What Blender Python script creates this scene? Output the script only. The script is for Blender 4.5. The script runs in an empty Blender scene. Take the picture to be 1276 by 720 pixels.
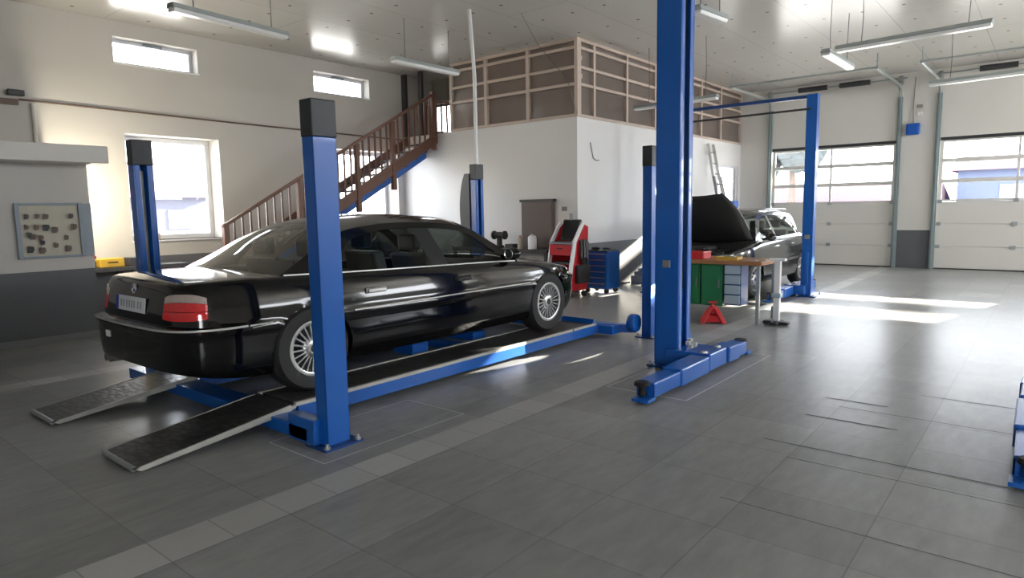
import bpy, bmesh, math, random
import numpy as np
from mathutils import Vector, Matrix
random.seed(4)
C = bpy.context.scene.collection
PI = math.pi
R = math.radians
EYE = 1.55

# ------------------------------------------------------------------ materials
def new_mat(name):
    m = bpy.data.materials.new(name); m.use_nodes = True
    nt = m.node_tree
    return m, nt, nt.nodes, nt.links, nt.nodes['Principled BSDF']

def mat(name, col, rough=.5, metal=0., var=.08, scale=6., coat=0., spec=.5, bump=0.):
    m, nt, N, L, b = new_mat(name)
    b.inputs['Roughness'].default_value = rough
    b.inputs['Metallic'].default_value = metal
    b.inputs['Coat Weight'].default_value = coat
    b.inputs['Coat Roughness'].default_value = .04
    b.inputs['Specular IOR Level'].default_value = spec
    tc = N.new('ShaderNodeTexCoord')
    no = N.new('ShaderNodeTexNoise'); no.inputs['Scale'].default_value = scale; no.inputs['Detail'].default_value = 4
    L.new(tc.outputs['Object'], no.inputs['Vector'])
    mx = N.new('ShaderNodeMix'); mx.data_type = 'RGBA'
    c = Vector(col)
    mx.inputs[6].default_value = (*[max(0, v*(1-var)) for v in c], 1)
    mx.inputs[7].default_value = (*[min(1, v*(1+var)) for v in c], 1)
    L.new(no.outputs['Fac'], mx.inputs[0]); L.new(mx.outputs[2], b.inputs['Base Color'])
    if bump:
        bp = N.new('ShaderNodeBump'); bp.inputs['Strength'].default_value = bump; bp.inputs['Distance'].default_value = .01
        L.new(no.outputs['Fac'], bp.inputs['Height']); L.new(bp.outputs['Normal'], b.inputs['Normal'])
    return m

def glass(name, tint, refl=1.0, rough=.0):
    m = bpy.data.materials.new(name); m.use_nodes = True
    nt = m.node_tree; N = nt.nodes; L = nt.links; N.clear()
    out = N.new('ShaderNodeOutputMaterial')
    tr = N.new('ShaderNodeBsdfTransparent'); tr.inputs[0].default_value = (*tint, 1)
    gl = N.new('ShaderNodeBsdfGlossy'); gl.inputs['Roughness'].default_value = rough
    fr = N.new('ShaderNodeFresnel'); fr.inputs[0].default_value = 1.45
    mu = N.new('ShaderNodeMath'); mu.operation = 'MULTIPLY'; mu.inputs[1].default_value = refl
    ms = N.new('ShaderNodeMixShader')
    L.new(fr.outputs[0], mu.inputs[0]); L.new(mu.outputs[0], ms.inputs[0])
    L.new(tr.outputs[0], ms.inputs[1]); L.new(gl.outputs[0], ms.inputs[2]); L.new(ms.outputs[0], out.inputs[0])
    return m

def poly_mat(name):
    m = bpy.data.materials.new(name); m.use_nodes = True
    nt = m.node_tree; N = nt.nodes; L = nt.links; N.clear()
    out = N.new('ShaderNodeOutputMaterial')
    tc = N.new('ShaderNodeTexCoord')
    no = N.new('ShaderNodeTexNoise'); no.inputs['Scale'].default_value = 1.6
    L.new(tc.outputs['Object'], no.inputs['Vector'])
    rp = N.new('ShaderNodeValToRGB'); rp.color_ramp.elements[0].color = (.28, .225, .195, 1); rp.color_ramp.elements[1].color = (.44, .37, .33, 1)
    L.new(no.outputs['Fac'], rp.inputs[0])
    df = N.new('ShaderNodeBsdfDiffuse'); L.new(rp.outputs[0], df.inputs[0])
    tl = N.new('ShaderNodeBsdfTranslucent'); tl.inputs[0].default_value = (.45, .38, .32, 1)
    tr = N.new('ShaderNodeBsdfTransparent'); tr.inputs[0].default_value = (.8, .72, .65, 1)
    gl = N.new('ShaderNodeBsdfGlossy'); gl.inputs['Roughness'].default_value = .16
    m1 = N.new('ShaderNodeMixShader'); m1.inputs[0].default_value = .3
    m2 = N.new('ShaderNodeMixShader'); m2.inputs[0].default_value = .34
    m3 = N.new('ShaderNodeMixShader')
    fr = N.new('ShaderNodeFresnel'); fr.inputs[0].default_value = 1.45
    L.new(df.outputs[0], m1.inputs[1]); L.new(tl.outputs[0], m1.inputs[2])
    L.new(m1.outputs[0], m2.inputs[1]); L.new(tr.outputs[0], m2.inputs[2])
    L.new(fr.outputs[0], m3.inputs[0]); L.new(m2.outputs[0], m3.inputs[1]); L.new(gl.outputs[0], m3.inputs[2])
    L.new(m3.outputs[0], out.inputs[0])
    return m

def floor_mat(name, c0, c1, tile, r0, r1, grout):
    m, nt, N, L, b = new_mat(name)
    tc = N.new('ShaderNodeTexCoord')
    mp = N.new('ShaderNodeMapping'); mp.inputs['Scale'].default_value = (1.2, 4.0, 1)
    mp.inputs['Rotation'].default_value = (0, 0, R(38))
    L.new(tc.outputs['Object'], mp.inputs['Vector'])
    n1 = N.new('ShaderNodeTexNoise'); n1.inputs['Scale'].default_value = 3.2; n1.inputs['Detail'].default_value = 5; n1.inputs['Roughness'].default_value = .62
    L.new(mp.outputs[0], n1.inputs['Vector'])
    n2 = N.new('ShaderNodeTexNoise'); n2.inputs['Scale'].default_value = .55; n2.inputs['Detail'].default_value = 3
    L.new(tc.outputs['Object'], n2.inputs['Vector'])
    ad = N.new('ShaderNodeMath'); ad.operation = 'ADD'; L.new(n1.outputs['Fac'], ad.inputs[0]); L.new(n2.outputs['Fac'], ad.inputs[1])
    rp = N.new('ShaderNodeValToRGB'); rp.color_ramp.elements[0].position = .3; rp.color_ramp.elements[1].position = .7
    rp.color_ramp.elements[0].color = (*c0, 1); rp.color_ramp.elements[1].color = (*c1, 1)
    hf = N.new('ShaderNodeMath'); hf.operation = 'MULTIPLY'; hf.inputs[1].default_value = .5
    L.new(ad.outputs[0], hf.inputs[0]); L.new(hf.outputs[0], rp.inputs[0])
    br = N.new('ShaderNodeTexBrick'); br.offset = 0; br.inputs['Scale'].default_value = 1
    br.inputs['Brick Width'].default_value = tile; br.inputs['Row Height'].default_value = tile
    br.inputs['Mortar Size'].default_value = .004; br.inputs['Mortar Smooth'].default_value = .3
    br.inputs['Color1'].default_value = (.88, .88, .88, 1); br.inputs['Color2'].default_value = (1.08, 1.08, 1.08, 1)
    br.inputs['Mortar'].default_value = (grout, grout, grout, 1)
    ml = N.new('ShaderNodeMapping'); ml.inputs['Location'].default_value = (-1.173 + .149*4 + 2.98, -2.98, 0)
    L.new(tc.outputs['Object'], ml.inputs['Vector']); L.new(ml.outputs[0], br.inputs['Vector'])
    mx = N.new('ShaderNodeMix'); mx.data_type = 'RGBA'; mx.blend_type = 'MULTIPLY'; mx.inputs[0].default_value = 1
    L.new(rp.outputs[0], mx.inputs[6]); L.new(br.outputs['Color'], mx.inputs[7]); L.new(mx.outputs[2], b.inputs['Base Color'])
    mr = N.new('ShaderNodeMapRange'); mr.inputs[1].default_value = .1; mr.inputs[2].default_value = .9; mr.inputs[3].default_value = r0; mr.inputs[4].default_value = r1
    L.new(n1.outputs['Fac'], mr.inputs[0]); L.new(mr.outputs[0], b.inputs['Roughness'])
    b.inputs['Specular IOR Level'].default_value = .085
    bp = N.new('ShaderNodeBump'); bp.inputs['Strength'].default_value = .025; bp.inputs['Distance'].default_value = .001
    L.new(n2.outputs['Fac'], bp.inputs['Height']); L.new(bp.outputs[0], b.inputs['Normal'])
    return m

def ceil_mat():
    m, nt, N, L, b = new_mat('ceiling_sheet')
    tc = N.new('ShaderNodeTexCoord')
    br = N.new('ShaderNodeTexBrick'); br.offset = .5; br.inputs['Scale'].default_value = 1
    br.inputs['Brick Width'].default_value = 4.2; br.inputs['Row Height'].default_value = 1.15
    br.inputs['Mortar Size'].default_value = .007; br.inputs['Mortar Smooth'].default_value = .6
    br.inputs['Color1'].default_value = (.60, .59, .56, 1); br.inputs['Color2'].default_value = (.57, .56, .535, 1)
    br.inputs['Mortar'].default_value = (.36, .35, .33, 1)
    L.new(tc.outputs['Object'], br.inputs['Vector'])
    # dark screw heads on a grid
    sx = N.new('ShaderNodeSeparateXYZ'); L.new(tc.outputs['Object'], sx.inputs[0])
    def cell(o, s):
        d = N.new('ShaderNodeMath'); d.operation = 'DIVIDE'; d.inputs[1].default_value = s; L.new(sx.outputs[o], d.inputs[0])
        f = N.new('ShaderNodeMath'); f.operation = 'FRACT'; L.new(d.outputs[0], f.inputs[0])
        u = N.new('ShaderNodeMath'); u.operation = 'SUBTRACT'; u.inputs[1].default_value = .5; L.new(f.outputs[0], u.inputs[0])
        k = N.new('ShaderNodeMath'); k.operation = 'MULTIPLY'; k.inputs[1].default_value = s; L.new(u.outputs[0], k.inputs[0])
        q = N.new('ShaderNodeMath'); q.operation = 'POWER'; q.inputs[1].default_value = 2; L.new(k.outputs[0], q.inputs[0])
        return q
    a = cell(0, 1.05); c = cell(1, .575)
    s = N.new('ShaderNodeMath'); s.operation = 'ADD'; L.new(a.outputs[0], s.inputs[0]); L.new(c.outputs[0], s.inputs[1])
    lt = N.new('ShaderNodeMath'); lt.operation = 'LESS_THAN'; lt.inputs[1].default_value = .028**2; L.new(s.outputs[0], lt.inputs[0])
    mx = N.new('ShaderNodeMix'); mx.data_type = 'RGBA'; mx.inputs[7].default_value = (.16, .15, .14, 1)
    L.new(lt.outputs[0], mx.inputs[0]); L.new(br.outputs['Color'], mx.inputs[6]); L.new(mx.outputs[2], b.inputs['Base Color'])
    b.inputs['Roughness'].default_value = .2
    b.inputs['Specular IOR Level'].default_value = .065
    return m

def checker_plate():
    m, nt, N, L, b = new_mat('checker_plate')
    tc = N.new('ShaderNodeTexCoord')
    vo = N.new('ShaderNodeTexVoronoi'); vo.inputs['Scale'].default_value = 28
    mp = N.new('ShaderNodeMapping'); mp.inputs['Scale'].default_value = (1, .45, 1); mp.inputs['Rotation'].default_value = (0, 0, R(45))
    L.new(tc.outputs['Object'], mp.inputs['Vector']); L.new(mp.outputs[0], vo.inputs['Vector'])
    rp = N.new('ShaderNodeValToRGB'); rp.color_ramp.elements[0].color = (.10, .10, .095, 1); rp.color_ramp.elements[1].color = (.035, .034, .033, 1)
    L.new(vo.outputs['Distance'], rp.inputs[0]); L.new(rp.outputs[0], b.inputs['Base Color'])
    b.inputs['Metallic'].default_value = .4; b.inputs['Roughness'].default_value = .42
    bp = N.new('ShaderNodeBump'); bp.inputs['Strength'].default_value = .5; bp.inputs['Distance'].default_value = .006; bp.invert = True
    L.new(vo.outputs['Distance'], bp.inputs['Height']); L.new(bp.outputs[0], b.inputs['Normal'])
    return m

K = {}
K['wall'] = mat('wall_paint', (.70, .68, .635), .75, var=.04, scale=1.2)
K['wall_window'] = mat('window_wall_paint', (.56, .54, .50), .75, var=.04, scale=1.2)  # wall paint darkened to stand in for weaker light on the left
K['wall_white'] = mat('white_wall_paint', (.76, .75, .73), .7, var=.03, scale=1.0)
K['dado'] = mat('grey_dado_paint', (.115, .118, .125), .55, var=.08, scale=2)
K['reveal'] = mat('reveal_paint', (.82, .82, .82), .7, var=.02)
K['floor'] = floor_mat('dark_floor_tiles', (.215, .218, .215), (.345, .348, .338), .596, .27, .33, .72)
K['floor_light'] = floor_mat('light_floor_tiles', (.40, .40, .385), (.46, .46, .445), .298, .30, .45, .62)
K['seam'] = mat('floor_seam', (.55, .555, .56), .5)
K['dark_seam'] = mat('floor_dark_seam', (.03, .03, .03), .6)
K['ceiling'] = ceil_mat()
K['upvc'] = mat('window_frame_white', (.78, .79, .82), .4, var=.03)
K['door_panel'] = mat('garage_door_cream', (.70, .68, .63), .5, var=.02, scale=1)
K['rubber'] = mat('black_rubber', (.012, .012, .012), .75)
K['tyre'] = mat('tyre_rubber', (.02, .02, .02), .7, bump=.2, scale=40)
K['blue'] = mat('blue_lift_paint', (.006, .108, .45), .34, var=.1, scale=3, coat=.3)
K['blue_dark'] = mat('dark_blue_paint', (.008, .05, .2), .4, var=.15, scale=3)
K['cap'] = mat('black_cap_plastic', (.03, .032, .036), .5)
K['steel'] = mat('bare_steel', (.52, .52, .50), .35, .9, var=.15, scale=12)
K['galv'] = mat('galvanised_steel', (.36, .39, .385), .45, .55, var=.1, scale=8)
K['galv_green'] = mat('grey_green_track', (.27, .33, .33), .45, .3)
K['edge'] = mat('pale_platform_edge', (.48, .48, .44), .5, var=.2, scale=9)
K['checker'] = checker_plate()
K['paint'] = mat('black_car_paint', (.0035, .0035, .004), .10, var=.05, coat=.35, spec=.35)
K['paint2'] = mat('black_second_car_paint', (.010, .010, .011), .16, var=.1, coat=1.0)
K['trim'] = mat('black_car_trim', (.012, .012, .013), .45)
K['chrome'] = mat('chrome', (.75, .75, .74), .12, 1.0, var=.02)
K['bright_trim'] = mat('bright_trim', (.62, .62, .60), .3, .35, var=.02)
K['alloy'] = mat('silver_alloy', (.55, .55, .54), .28, .85, var=.05)
K['glass_car'] = glass('car_window_glass', (.78, .86, .82), .9)
K['glass_rear'] = glass('car_rear_window_glass', (.58, .66, .61), 1.5)
K['pane'] = glass('window_pane', (.96, .97, .98), .6)
K['red_lens'] = mat('red_lamp_lens', (.68, .010, .016), .12, var=.2, scale=30, coat=1)
K['clear_lens'] = mat('clear_lamp_lens', (.45, .36, .34), .1, var=.25, scale=40, coat=1)
K['dark_lens'] = mat('smoked_lamp_lens', (.10, .10, .10), .1, coat=1)
K['plate'] = mat('plate_white', (.74, .76, .80), .4)
K['plate_blue'] = mat('plate_blue', (.02, .05, .4), .4)
K['plate_dim'] = mat('plate_dim_marks', (.36, .37, .40), .5)
K['seat'] = mat('dark_seat_leather', (.075, .075, .07), .5)
K['wood'] = mat('stair_wood', (.155, .07, .042), .45, var=.25, scale=5)
K['tread'] = mat('stair_tread', (.06, .04, .035), .5)
K['timber'] = mat('pale_timber', (.56, .46, .385), .6, var=.1, scale=5)
K['poly'] = poly_mat('translucent_panel')
K['dark_sheet'] = mat('grey_loft_sheet', (.21, .20, .185), .35)
K['white'] = mat('white_plastic', (.80, .80, .80), .35, var=.02)
K['lamp_tray'] = mat('lamp_tray_grey', (.36, .40, .39), .4, var=.05)
K['diffuser'] = mat('lamp_diffuser', (.85, .86, .85), .25, var=.02)
K['cable'] = mat('cable_grey', (.16, .16, .15), .6)
K['brownpipe'] = mat('brown_conduit', (.15, .10, .075), .5)
K['green'] = mat('green_bench_paint', (.015, .16, .055), .4, var=.15)
K['bench_top'] = mat('bench_top_wood', (.34, .15, .055), .45, var=.25, scale=7)
K['red'] = mat('red_paint', (.52, .015, .02), .3, var=.12, coat=.4)
K['yellow'] = mat('yellow_plastic', (.55, .34, .03), .45)
K['dark'] = mat('dark_grey_metal', (.035, .035, .037), .45)
K['black'] = mat('black_plastic', (.012, .012, .013), .35)
K['screen'] = mat('dark_screen', (.008, .009, .011), .1)
K['grey'] = mat('mid_grey_metal', (.22, .22, .22), .5)
K['beige'] = mat('beige_card', (.45, .38, .30), .7)
K['doorwood'] = mat('grey_brown_board', (.135, .105, .09), .6, var=.12, scale=4)
K['board'] = mat('cream_pegboard', (.50, .47, .38), .6, var=.1, scale=10)
K['bframe'] = mat('blue_grey_frame', (.27, .32, .36), .45)
K['bluebox'] = mat('bright_blue_box', (.012, .11, .50), .35)
K['drawer_blue'] = mat('blue_drawer_front', (.012, .10, .38), .35, var=.15)
K['pale_drawer'] = mat('pale_blue_drawer', (.36, .46, .50), .3)
K['alu'] = mat('aluminium', (.60, .60, .58), .35, .8)
K['ground'] = mat('outside_paving', (.55, .54, .52), .8, var=.1, scale=.5, spec=0)
K['roof'] = mat('far_red_roof', (.085, .058, .072), .8, spec=0)
K['housewall'] = mat('far_house_wall', (.065, .067, .085), .8, spec=0)
K['bluewall'] = mat('far_blue_wall', (.070, .082, .125), .8, spec=0)
K['housewin'] = mat('far_house_window', (.08, .09, .14), .2)
K['leaf'] = mat('far_tree_leaves', (.05, .056, .058), .8, var=.4, scale=2, spec=0)
K['bark'] = mat('far_tree_bark', (.10, .08, .07), .9, spec=0)

# ------------------------------------------------------------------ mesh builder
class MB:
    def __init__(s): s.v = []; s.f = []; s.m = []; s.k = 0
    def slot(s, k): s.k = k; return s
    def add(s, vs, fs):
        o = len(s.v); s.v += [tuple(p) for p in vs]
        for f in fs: s.f.append([i+o for i in f]); s.m.append(s.k)
        return s
    def bx(s, x0, x1, y0, y1, z0, z1):
        v = [(x, y, z) for z in (z0, z1) for y in (y0, y1) for x in (x0, x1)]
        return s.add(v, [(0,2,3,1),(4,5,7,6),(0,1,5,4),(2,6,7,3),(0,4,6,2),(1,3,7,5)])
    def beam(s, p, q, w, h, up=(0,0,1)):
        p = Vector(p); q = Vector(q); d = (q-p).normalized(); u = Vector(up)
        a = d.cross(u)
        if a.length < 1e-4: a = d.cross(Vector((1,0,0)))
        a.normalize(); u = a.cross(d)
        v = []
        for c in (p, q):
            for i, j in ((-1,-1),(1,-1),(1,1),(-1,1)): v.append(c + a*(i*w/2) + u*(j*h/2))
        return s.add(v, [(0,1,2,3),(7,6,5,4),(0,4,5,1),(1,5,6,2),(2,6,7,3),(3,7,4,0)])
    def tube(s, pts, r, n=10, cap=True):
        pts = [Vector(p) for p in pts]; rings = []
        for i, p in enumerate(pts):
            d = (pts[min(i+1, len(pts)-1)] - pts[max(i-1, 0)]).normalized()
            a = d.cross(Vector((0,0,1)))
            if a.length < 1e-3: a = Vector((1,0,0))
            a.normalize(); b = d.cross(a)
            rr = r[i] if isinstance(r, (list, tuple)) else r
            rings.append([p + a*(rr*math.cos(2*PI*k/n)) + b*(rr*math.sin(2*PI*k/n)) for k in range(n)])
        v = [x for g in rings for x in g]; f = []
        for i in range(len(rings)-1):
            for k in range(n):
                k2 = (k+1) % n; f.append((i*n+k, i*n+k2, (i+1)*n+k2, (i+1)*n+k))
        if cap: f.append(tuple(range(n))[::-1]); f.append(tuple((len(rings)-1)*n+k for k in range(n)))
        return s.add(v, f)
    def lathe(s, prof, c=(0,0,0), axis='z', n=32, closed=False):
        v = []; f = []; P = len(prof)
        for k in range(n):
            t = 2*PI*k/n
            for r, h in prof:
                a, b = r*math.cos(t), r*math.sin(t)
                p = {'z': (a, b, h), 'y': (a, h, b), 'x': (h, a, b)}[axis]
                v.append((p[0]+c[0], p[1]+c[1], p[2]+c[2]))
        for k in range(n):
            k2 = (k+1) % n
            for i in range(P-1 if not closed else P):
                j = (i+1) % P
                f.append((k*P+i, k2*P+i, k2*P+j, k*P+j))
        return s.add(v, f)
    def grid(s, rows, keep=None, flip=False):
        n = len(rows[0]); v = [p for r in rows for p in r]; f = []
        for i in range(len(rows)-1):
            for j in range(n-1):
                if keep and not keep(i, j): continue
                q = (i*n+j, i*n+j+1, (i+1)*n+j+1, (i+1)*n+j)
                f.append(q[::-1] if flip else q)
        return s.add(v, f)
    def prism(s, poly, a, b, plane='xz'):
        # poly: 2D outline; extruded from a to b along the third axis
        def P(u, w, t): return {'xz': (u, t, w), 'yz': (t, u, w), 'xy': (u, w, t)}[plane]
        n = len(poly); v = [P(u, w, a) for u, w in poly] + [P(u, w, b) for u, w in poly]
        f = [tuple(range(n))[::-1], tuple(range(n, 2*n))]
        for i in range(n): j = (i+1) % n; f.append((i, j, n+j, n+i))
        return s.add(v, f)
    def ball(s, c, r, n=12, sq=(1,1,1)):
        prof = [(max(1e-4, r*math.cos(t)), r*math.sin(t)) for t in [(-.5 + i/(n//2))*PI for i in range(n//2+1)]]
        o = len(s.v); s.lathe(prof, (0,0,0), 'z', n)
        for i in range(o, len(s.v)):
            x, y, z = s.v[i]; s.v[i] = (c[0]+x*sq[0], c[1]+y*sq[1], c[2]+z*sq[2])
        return s
    def build(s, name, mats, parent=None, smooth=False, bevel=0., weld=False, fixn=True, angle=40):
        me = bpy.data.meshes.new(name); me.from_pydata([tuple(map(float, p)) for p in s.v], [], s.f)
        if not isinstance(mats, (list, tuple)): mats = [mats]
        for m in mats: me.materials.append(m)
        for p, k in zip(me.polygons, s.m): p.material_index = k
        bm = bmesh.new(); bm.from_mesh(me)
        if weld: bmesh.ops.remove_doubles(bm, verts=bm.verts, dist=1e-4)
        if fixn: bmesh.ops.recalc_face_normals(bm, faces=bm.faces)
        bm.to_mesh(me); bm.free()
        if smooth:
            for p in me.polygons: p.use_smooth = True
            if angle < 180 and hasattr(me, 'set_sharp_from_angle'): me.set_sharp_from_angle(angle=R(angle))
        o = bpy.data.objects.new(name, me); C.objects.link(o)
        if parent: o.parent = parent
        if bevel:
            b = o.modifiers.new('bevel', 'BEVEL'); b.width = bevel; b.segments = 2; b.limit_method = 'ANGLE'
        return o

def tag(o, label, cat, group=None):
    o['label'] = label; o['category'] = cat
    if group: o['group'] = group
    return o
def thing(name, label, cat, loc=(0,0,0), rotz=0., group=None):
    o = bpy.data.objects.new(name, None); C.objects.link(o); o.empty_display_size = .1
    o.location = loc; o.rotation_euler = (0, 0, rotz)
    return tag(o, label, cat, group)
def struct(o):
    o['kind'] = 'structure'; return o
def dup(root, loc=None, rotz=None, label=None):
    r = root.copy(); C.objects.link(r)
    if loc is not None: r.location = loc
    if rotz is not None: r.rotation_euler = (0, 0, rotz)
    if label: r['label'] = label
    for ch in list(root.children):
        c = ch.copy(); C.objects.link(c); c.parent = r
        for g in list(ch.children):
            d = g.copy(); C.objects.link(d); d.parent = c
    return r

# ------------------------------------------------------------------ camera
yaw, pitch, roll = 0.68968522, 0.11914278, -0.01766719
fw = Vector((math.cos(yaw)*math.cos(pitch), math.sin(yaw)*math.cos(pitch), -math.sin(pitch)))
r0 = Vector((math.sin(yaw), -math.cos(yaw), 0)); u0 = r0.cross(fw)
rr = r0*math.cos(roll) + u0*math.sin(roll); uu = -r0*math.sin(roll) + u0*math.cos(roll)
cd = bpy.data.cameras.new('camera'); cam = bpy.data.objects.new('camera', cd); C.objects.link(cam)
cd.sensor_width = 36; cd.lens = 819.27/1276*36; cd.clip_start = .05; cd.clip_end = 300
M4 = Matrix((( rr.x, uu.x, -fw.x, 0), (rr.y, uu.y, -fw.y, 0), (rr.z, uu.z, -fw.z, EYE), (0,0,0,1)))
cam.matrix_world = M4
bpy.context.scene.camera = cam

# ------------------------------------------------------------------ room shell
XW, YW, ZC = 18.29, 11.55, 4.6          # garage door wall, window wall, ceiling
XB, YR = -4.0, -7.5                      # behind and right of the camera
LX, LY, LZ = 10.21, 6.82, 3.22           # loft block corner and wall height

fb = MB()
fb.add([(XB,YR,0),(XW+.3,YR,0),(XW+.3,YW,0),(XB,YW,0)], [(0,1,2,3)])
fb.slot(1)
def strip(x0, x1, y0, y1, z=.0012): fb.add([(x0,y0,z),(x1,y0,z),(x1,y1,z),(x0,y1,z)], [(0,1,2,3)])
strip(XB, XW, 2.985, 3.262); strip(XB, 8.5, 7.27, 7.53)
fb.slot(2)
def outline(x0, x1, y0, y1, w=.012):
    strip(x0, x1, y0, y0+w, .002); strip(x0, x1, y1-w, y1, .002); strip(x0, x0+w, y0, y1, .002); strip(x1-w, x1, y0, y1, .002)
outline(2.28, 3.55, 3.42, 4.07); outline(4.85, 6.9, 2.2, 2.95, .016)
fb.slot(3)
def thin(x, y0, y1, w=.006): strip(x-w, x+w, y0, y1, .002)
thin(4.35, .1, 1.42); thin(5.05, .75, 1.35, .008); thin(5.6, .9, 1.35, .008); thin(6.1, -.2, .75, .006); thin(5.4, .1, 1.2, .005); thin(4.1, -.4, 1.2, .004); thin(3.3, -.6, 1.3, .003)
floor = struct(fb.build('floor', [K['floor'], K['floor_light'], K['seam'], K['dark_seam']], fixn=False))

cb = MB(); cb.bx(XB, XW+.3, YR, YW+.3, ZC, ZC+.12)
struct(cb.build('ceiling', K['ceiling']))

def wall_panels(mb, a0, a1, z0, z1, holes, put):
    """fills rectangle a0..a1 x z0..z1 minus holes [(a,b,c,d)] with boxes via put(a,b,zc,zd)"""
    xs = sorted({a0, a1, *[h[0] for h in holes], *[h[1] for h in holes]})
    for i in range(len(xs)-1):
        a, b = xs[i], xs[i+1]; m = (a+b)/2
        hs = sorted([(h[2], h[3]) for h in holes if h[0] < m < h[1]])
        z = z0
        for c, d in hs:
            if c > z: put(a, b, z, c)
            z = max(z, d)
        if z < z1: put(a, b, z, z1)

# left wall with windows (inner face YW)
WT = .52
smallw = [(4.30, 5.62, 3.97, 4.37), (7.93, 9.30, 3.97, 4.37), (11.2, 13.2, 3.45, 4.35)]
bigw = [(4.36, 5.90, 1.16, 2.88), (8.30, 10.02, 1.16, 2.88)]
wl = MB()
def pl(a, b, c, d):
    wl.slot(0).bx(a, b, YW, YW+WT, c, d)
wall_panels(wl, XB, XW, .9, ZC, smallw+bigw, pl)
wl.slot(1).bx(XB, XW, YW, YW+WT, 0, .9)
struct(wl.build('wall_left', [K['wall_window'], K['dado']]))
def window(n, x0, x1, z0, z1, fr=.08, mull=False, handle=False, yo=YW+.38):
    m = MB()
    m.bx(x0, x1, yo, yo+.07, z0, z0+fr); m.bx(x0, x1, yo, yo+.07, z1-fr, z1)
    m.bx(x0, x0+fr, yo, yo+.07, z0+fr, z1-fr); m.bx(x1-fr, x1, yo, yo+.07, z0+fr, z1-fr)
    if mull: m.bx((x0+x1)/2-.04, (x0+x1)/2+.04, yo, yo+.07, z0+fr, z1-fr)
    p = MB(); p.bx(x0+fr*.7, x1-fr*.7, yo+.03, yo+.04, z0+fr*.7, z1-fr*.7)
    root = struct(m.build('window_%d' % n, K['upvc'], bevel=.006))
    p.build('pane', K['pane'], root)
    s = MB(); s.bx(x0-.01, x1+.01, YW-.03, yo, z0-.025, z0); s.build('sill', K['reveal'], root)
    if handle:
        h = MB(); h.bx((x0+x1)/2-.14, (x0+x1)/2+.16, yo-.045, yo, z1-fr-.005, z1-fr+.045); h.build('opener', K['bframe'], root, bevel=.006)
    return root
window(1, *smallw[0], fr=.055, handle=True, yo=YW+.20); window(2, *smallw[1], fr=.055, handle=True, yo=YW+.20)
window(3, *bigw[0]); window(4, *bigw[1]); window(5, *smallw[2])

# garage-door wall
back_open = (7.0, 10.4, .95, 3.0)  # unseen opening added to brighten the space behind the partition window
doors = [(3.03, 5.98, 0, 3.05), (-.80, 2.18, 0, 3.05), (-5.2, -2.25, 0, 3.05)]
wf = MB()
wall_panels(wf, YR, YW, .91, ZC, doors+[back_open], lambda a, b, c, d: wf.slot(0).bx(XW, XW+.3, a, b, c, d))
wall_panels(wf, YR, YW, 0, .91, [(a, b, 0, .91) for a, b, _, _ in doors], lambda a, b, c, d: wf.slot(1).bx(XW, XW+.3, a, b, c, d))
struct(wf.build('wall_far', [K['wall'], K['dado']]))
def garage_door(n, y0, y1):
    xf = XW+.05
    panels = MB(); rails = MB(); panes = MB()
    zs = [0.02, .53, 1.06, 1.58]
    for i in range(3): (panels.bx(xf, xf+.05, y0+.01, y1-.01, zs[i]+.004, zs[i+1]-.004), panels.bx(xf+.012, xf+.045, y0+.012, y1-.012, zs[i]-.006, zs[i]+.006) if i else None)
    root = struct(panels.build('door_%d' % n, K['door_panel'], bevel=.012))
    zr = [1.58, 2.05, 2.52, 2.98]
    for i in range(3):
        a, b = zr[i], zr[i+1]
        rails.bx(xf, xf+.05, y0+.01, y1-.01, a, a+.045); rails.bx(xf, xf+.05, y0+.01, y1-.01, b-.045, b)
        for yy in (y0+.01, y1-.09): rails.bx(xf+.002, xf+.048, yy, yy+.08, a+.045, b-.045)
        mid = (y0+y1)/2; rails.bx(xf+.012, xf+.04, mid-.025, mid+.025, a+.045, b-.045)
        panes.bx(xf+.02, xf+.03, y0+.05, y1-.05, a+.03, b-.03)
    rails.build('window_rails', K['door_panel'], root); panes.build('pane', K['pane'], root)
    t = MB(); t.bx(xf-.02, xf+.05, y0-.02, y1+.02, 2.98, 3.06); t.build('lintel_seal', K['dark'], root)
    t = MB(); t.bx(xf-.005, xf+.05, y0, y1, 0.0, .022); t.build('floor_seal', K['rubber'], root)
    for i, z in enumerate((.53, 1.06, 1.58)):
        for yy in (y0+.06, y1-.06, (y0+y1)/2):
            h = MB(); h.bx(xf-.025, xf, yy-.05, yy+.05, z-.04, z+.04); h.build('hinge', K['galv'], root, bevel=.004)
    return root
for i, d in enumerate(doors): garage_door(i+1, d[0], d[1])

# partition block with loft above: side wall (along X) and front wall (along Y)
iw = (16.75, 18.14, 1.35, 2.62)
ws = MB(); ws.slot(1).bx(LX, XW, LY, LY+.15, 0, .9)
wall_panels(ws, LX, XW, .9, LZ, [iw], lambda a, b, c, d: ws.slot(0).bx(a, b, LY, LY+.15, c, d))
m = MB()
for q in ((iw[0], iw[1], iw[2], iw[2]+.05), (iw[0], iw[1], iw[3]-.05, iw[3]), (iw[0], iw[0]+.05, iw[2]+.05, iw[3]-.05), (iw[1]-.05, iw[1], iw[2]+.05, iw[3]-.05)): m.bx(q[0], q[1], LY+.05, LY+.11, q[2], q[3])
w6 = struct(m.build('window_6', K['upvc']))
m = MB(); m.bx(iw[0]+.04, iw[1]-.04, LY+.075, LY+.085, iw[2]+.04, iw[3]-.04); m.build('pane', K['pane'], w6)
struct(ws.build('wall_partition_side', [K['wall_white'], K['dado']]))
wq = MB(); wq.slot(1).bx(LX, LX+.15, LY+.15, YW, 0, .3); wq.slot(0).bx(LX, LX+.15, LY+.15, YW, .3, LZ)
struct(wq.build('wall_partition_front', [K['wall_white'], K['dado']]))
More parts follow.
